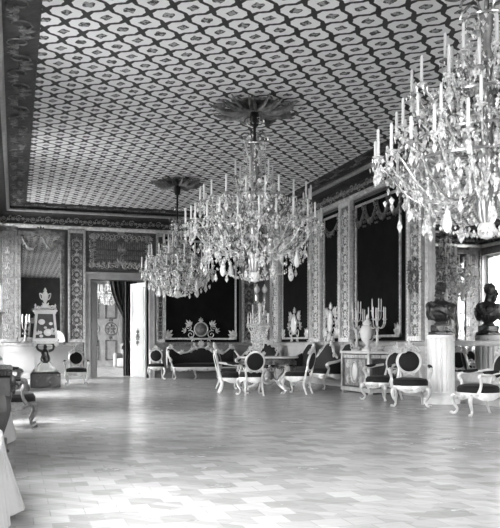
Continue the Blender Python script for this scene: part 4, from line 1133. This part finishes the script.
for sg in (-1, 1):
    leafspray(fr, Mk, sg*.2, -.25, .14, PI/2, 4); scroll(fr, Mk, sg*.16, .42, .06, 0, sg, .02)
    fr.lathe([(.03, 1.92), (.035, 1.96), (.015, 1.99), (.025, 2.03), (.003, 2.08)], 8, Matrix.Translation((sg*.24, -.1, 0)))
leafspray(fr, Mk, 0, .4, .2, PI/2, 5); fr.ell((0, 0, 1.97), (.17, .12, .06), 12, 6)
fr.build('case_frame', PAINT, ck)
MB().add([(-.25, -.17, 1.2), (.25, -.17, 1.2), (.20, -.135, 1.82), (-.20, -.135, 1.82), (-.25, .17, 1.2), (.25, .17, 1.2), (.20, .135, 1.82), (-.20, .135, 1.82)],
         [(0,1,2,3),(5,4,7,6),(1,5,6,2),(4,0,3,7),(3,2,6,7),(1,0,4,5)]).build('case_back', DARKW, ck, 0)
dl = MB()
for x, z, r_ in ((-.09, 1.62, .085), (.06, 1.36, .11), (-.12, 1.36, .05), (.13, 1.58, .05), (-.1, 1.27, .05), (0, 1.48, .04), (.17, 1.44, .04)):
    dl.ell((x, -.165+(z-1.2)*.05, z), (r_, .025, r_*.85), 12, 6)
dl.build('dial_ornament', PORC, ck)
vz = MB().lathe([(.07, 2.02), (.04, 2.06), (.03, 2.1), (.075, 2.2), (.085, 2.28), (.06, 2.35), (.035, 2.38), (.045, 2.41), (.01, 2.48)], 12)
for sg in (-1, 1): vz.tube([(sg*.07, 0, 2.3), (sg*.13, 0, 2.34), (sg*.11, 0, 2.22), (sg*.06, 0, 2.18)], .014, 5)
vz.build('vase_finial', PORC, ck)

fan = thing('shell_dish', 'white fan shaped dish standing on the mirror shelf right of the clock', 'dish', (1.22, 23.36, 1.12))
s_ = MB(); vs = []; nn = 25
for yy, q in ((.0, 1), (-.035, .93), (-.012, .3), (.03, .3), (.03, .95)):
    vs += [((.23+.012*(i % 2))*q*math.cos(PI*i/(nn-1)), yy, .03+(.33+.016*(i % 2))*q*math.sin(PI*i/(nn-1))) for i in range(nn)]
fs = [(j*nn+i, j*nn+i+1, ((j+1) % 5)*nn+i+1, ((j+1) % 5)*nn+i) for j in range(5) for i in range(nn-1)]
fs += [tuple(j*nn for j in range(5)), tuple(j*nn+nn-1 for j in reversed(range(5)))]
s_.add(vs, fs).build('dish', PORC, fan); MB().cbox(-.16, .16, -.06, .06, 0, .05, .01).build('foot', GILTW, fan)

# ------------------------------------------------------------------ left side: console table, dust sheets, curtains
cn = thing('console_table', 'dark carved console table at the left edge with marble top', 'console table', (-.27, 6.9, 0))
MB().cbox(-.24, .25, -.75, .75, .80, .86, .015).build('top', MARBLE if False else PLINTH, cn)
ap = MB().cbox(-.25, .24, -.72, .72, .64, .80, .01)
Ma = frame((.245, 0, .72), (0, 1, 0), (1, 0, 0))
for i in range(7): rosette(ap, Ma, -.6+i*.2, 0, .055); scroll(ap, Ma, -.5+i*.2, -.04, .05, 0, 1, .014)
ap.build('apron', DARKW, cn)
for sx, sy in ((1, 1), (1, -1), (-1, 1), (-1, -1)):
    l = MB().tube([(sx*.16, sy*.66, .66), (sx*.18, sy*.7, .55), (sx*.15, sy*.66, .38), (sx*.10, sy*.62, .2), (sx*.16, sy*.66, .03)], [.06, .065, .045, .04, .05], 8)
    l.ell((sx*.16, sy*.66, .035), (.06, .06, .035), 8, 5); l.build('leg', DARKW, cn)
MB().cbox(-.2, .2, -.62, .62, .12, .17, .01).build('stretcher', DARKW, cn)

mc = thing('mantel_clock', 'small dark clock on the console table at the left edge', 'clock', (-.24, 6.6, .86))
MB().cbox(-.10, .10, -.16, .16, 0, .07, .01).cbox(-.08, .08, -.13, .13, .07, .34, .01).cbox(-.10, .10, -.15, .15, .34, .37, .008).lathe([(.09, .37), (.07, .42), (.03, .45), (.02, .50), (.005, .53)], 12).build('case', DARKW, mc)
MB().ell((.08, 0, .21), (.015, .085, .085), 16, 8).build('dial', PORC, mc)

def sheet(name, label, loc, wx, wy, h, seed, low=.03):
    """dust sheet draped over a low bench: top, rounded shoulder and folded skirt down to the floor"""
    R = random.Random(seed); n = 220; rows = 20; vs = []; ph = [R.uniform(0, TAU) for _ in range(6)]
    dense = []
    for i in range(2000):
        a = TAU*i/2000; c_, s_ = math.cos(a), math.sin(a)
        dense.append((math.copysign(abs(c_)**(2/4.5), c_)*wx/2, math.copysign(abs(s_)**(2/4.5), s_)*wy/2))
    acc = [0]
    for i in range(1, 2001): acc.append(acc[-1]+math.dist(dense[i-1], dense[i % 2000]))
    out = []; k = 0
    for i in range(n):
        d_ = acc[-1]*i/n
        while acc[k+1] < d_: k += 1
        out.append(dense[k % 2000])
    per = acc[-1]; kk = [max(1, round(per*q)) for q in (1.6, 2.6, 4.1, 5.7, .8)]
    for j in range(rows):
        t_ = j/(rows-1)
        for i in range(n):
            x, y = out[i]; a = TAU*i/n
            f = sum(w_*math.sin(a*q_+p_) for q_, p_, w_ in zip(kk, ph, (1, 1, .8, .5, .8)))/2.6
            if t_ < .3:
                q = t_/.3; vs.append((x*q*.98, y*q*.98, h-.02*q*q+.006*f*q))
            else:
                q = (t_-.3)/.7; hem = low+.05*(f*.5+.5); L = math.hypot(x, y); push = q*(.055+.075*f)+.004
                nx, ny = (x/wx)**3, (y/wy)**3; nl = math.hypot(nx, ny) or 1
                vs.append((x+nx/nl*push, y+ny/nl*push, (h-.02)*(1-q)+hem*q))
    fs = [(j*n+i, j*n+(i+1) % n, (j+1)*n+(i+1) % n, (j+1)*n+i) for j in range(rows-1) for i in range(n)]
    o = MB().add(vs, fs).build(name, CLOTH, None, 60, loc)
    o['label'] = label; o['category'] = 'covered bench'; o['group'] = 'benches under white dust sheets'
    return o
sheet('dust_sheeted_bench', 'bench under a large white dust sheet in the bottom left corner', (-.24, 4.8, 0), .32, 1.5, .50, 4, .0)
sheet('dust_sheeted_stool', 'small stool under a white dust sheet behind the dark console table', (-.24, 8.55, 0), .32, .7, .52, 9, .0)
def curtain(label, p0, dirv, w, ztop, zbot, m, tie=None, depth=.06, nf=7, group='curtains', gather=0.45, rz=0):
    """pleated hanging: runs w along dirv from p0; tie=(height, side) pulls it to one edge"""
    rows, n = 26, nf*8; vs = []
    for lay in (0, .012):
        for j in range(rows):
            z = ztop+(zbot-ztop)*j/(rows-1)
            pinch = 1.0; shift = 0
            if tie:
                q = math.exp(-((z-tie[0])/(.55 if z < tie[0] else 1.1))**2); pinch = 1-(1-gather)*q
                if z < tie[0]: pinch = min(pinch+.0, gather+.25)
                shift = (1-pinch)*w if tie[1] > 0 else 0
            for i in range(n+1):
                u = i/n; a = u*w*pinch+shift; off = depth*math.sin(u*nf*TAU)*(.7+.3*math.sin(u*5+j*.1))+lay
                vs.append((dirv[0]*a-dirv[1]*off, dirv[1]*a+dirv[0]*off, z))
    fs = []; N = (n+1)*rows
    for j in range(rows-1):
        for i in range(n):
            a = j*(n+1)+i; fs.append((a, a+1, a+n+2, a+n+1)); fs.append((N+a+n+1, N+a+n+2, N+a+1, N+a))
    for j in range(rows-1):
        for i in (0, n):
            a = j*(n+1)+i; fs.append((a, a+n+1, N+a+n+1, N+a))
    for i in range(n):
        for j in (0, rows-1):
            a = j*(n+1)+i; fs.append((a, a+1, N+a+1, N+a))
    t = thing('curtain', label, 'curtain', (p0[0], p0[1], 0), 0, group)
    MB().add(vs, fs).build('drape', m, t, 60)
    if tie:
        a0 = (1-gather)*w if tie[1] > 0 else 0; cx_ = a0+w*gather/2
        MB().tube([(dirv[0]*(cx_+w*gather*.6*math.cos(q))-dirv[1]*depth*1.8*math.sin(q), dirv[1]*(cx_+w*gather*.6*math.cos(q))+dirv[0]*depth*1.8*math.sin(q), tie[0]+.05*math.cos(q)) for q in [TAU*i/16 for i in range(16)]], .025, 6, closed=True).build('tieback', GILTD, t)
    return t
for i, (c, nm) in enumerate(zip(WINS[1:3], ('by the dust sheets', 'between the left armchairs and the clock'))):
    for sg in (-1, 1):
        a0 = c+sg*(WW+.05)-(.45 if sg > 0 else 0)
        curtain('dark curtain at the left window %s, %s side' % (nm, 'far' if sg > 0 else 'near'), (XL+.17, a0, 0), (0, 1), .45, 4.45, .02, CURT, None, .05, 5)
# ------------------------------------------------------------------ the next room, through the doorway
curtain('dark patterned portiere tied back across the middle of the doorway view', (3.02, 25.6, 0), (1, 0), .95, 3.45, .9, CURT, (1.35, 1), .05, 6, 'portieres', .30)
curtain('dark portiere hanging to the floor beside the white door leaf', (3.45, 25.15, 0), (1, 0), .42, 3.45, .02, CURT, None, .05, 4, 'portieres')
d2 = MB().box(3.2, 5.0, N1-.1, N1, 0, 3.9)
for xx in (3.15, 4.95): d2.box(xx, xx+.12, N1-.16, N1, 0, 4.0)
d2.box(3.15, 5.07, N1-.16, N1, 3.9, 4.05)
d2 = struct(d2.build('door_2', DOORW, smooth=0), 'carved double door on the far wall of the next room', 'door')
c = MB(); M2 = frame((4.1, N1-.1, 0), (1, 0, 0), (0, -1, 0))
for sg in (-1, 1):
    for z0, z1 in ((.3, 1.3), (2.35, 3.6)):
        for a0, a1, b0, b1 in ((.15, .7, z0, z0+.06), (.15, .7, z1-.06, z1), (.15, .21, z0, z1), (.64, .70, z0, z1)): c.box(min(sg*a0, sg*a1), max(sg*a0, sg*a1), b0, b1, 0, .04, M2)
    rosette(c, M2, sg*.43, 1.85, .26, 8); c.tube([(sg*.43+.3*math.cos(TAU*i/20), 1.85+.3*math.sin(TAU*i/20), .02) for i in range(20)], .03, 5, M2, True)
    leafspray(c, M2, sg*.43, 2.2, .22, PI/2); leafspray(c, M2, sg*.43, 1.5, .22, -PI/2)
c.build('carving', GILTD, d2)
wa = thing('slipcovered_armchair', 'white slipcovered armchair in the next room beyond the portieres', 'armchair', (4.9, 34.6, 0), face(-.6, -1))
def soft(x0, x1, y0, y1, z0, z1, nm):
    MB().cbox(x0, x1, y0, y1, z0, z1, min(.06, (x1-x0)*.3)).build(nm, CLOTH, wa)
soft(-.34, .34, -.4, .34, .03, .46, 'seat'); soft(-.42, .42, .22, .46, .03, 1.12, 'backrest')
for sg in (-1, 1): soft(sg*.42-.09, sg*.42+.09, -.4, .4, .03, .68, 'arm')

# ------------------------------------------------------------------ light and camera
w = bpy.data.worlds.new('overcast_sky'); SC.world = w; w.use_nodes = True
bg = w.node_tree.nodes['Background']; bg.inputs[1].default_value = 14.0
_tc = w.node_tree.nodes.new('ShaderNodeTexCoord'); _sp = w.node_tree.nodes.new('ShaderNodeSeparateXYZ'); _cr = w.node_tree.nodes.new('ShaderNodeValToRGB')
w.node_tree.links.new(_tc.outputs['Generated'], _sp.inputs[0]); w.node_tree.links.new(_sp.outputs[2], _cr.inputs[0])
_cr.color_ramp.elements[0].position = 0.0; _cr.color_ramp.elements[0].color = g(.22)     # ground
_cr.color_ramp.elements[1].position = .02; _cr.color_ramp.elements[1].color = g(.8)
_e = _cr.color_ramp.elements.new(.5); _e.color = g(1.0)
w.node_tree.links.new(_cr.outputs[0], bg.inputs[0])
cam = bpy.data.cameras.new('camera'); co = bpy.data.objects.new('camera', cam); COL.objects.link(co)
cam.sensor_fit = 'HORIZONTAL'; cam.sensor_width = 36; cam.lens = 36*750/500; cam.shift_y = 81/500
cam.clip_start = .05; cam.clip_end = 200
co.location = (0, 0, 1.05); co.rotation_euler = (PI/2, 0, -math.radians(17.4))
SC.camera = co
vs_ = SC.view_settings; SC.display_settings.display_device = 'sRGB'
vs_.view_transform = 'Standard'; vs_.look = 'None'; vs_.gamma = 1; vs_.exposure = 1.6; vs_.use_curve_mapping = False
cy = SC.cycles; cy.max_bounces = 10; cy.diffuse_bounces = 5; cy.glossy_bounces = 5; cy.transmission_bounces = 6; cy.transparent_max_bounces = 8
cy.use_denoising = True; cy.sample_clamp_indirect = 8; cy.caustics_reflective = False; cy.caustics_refractive = False
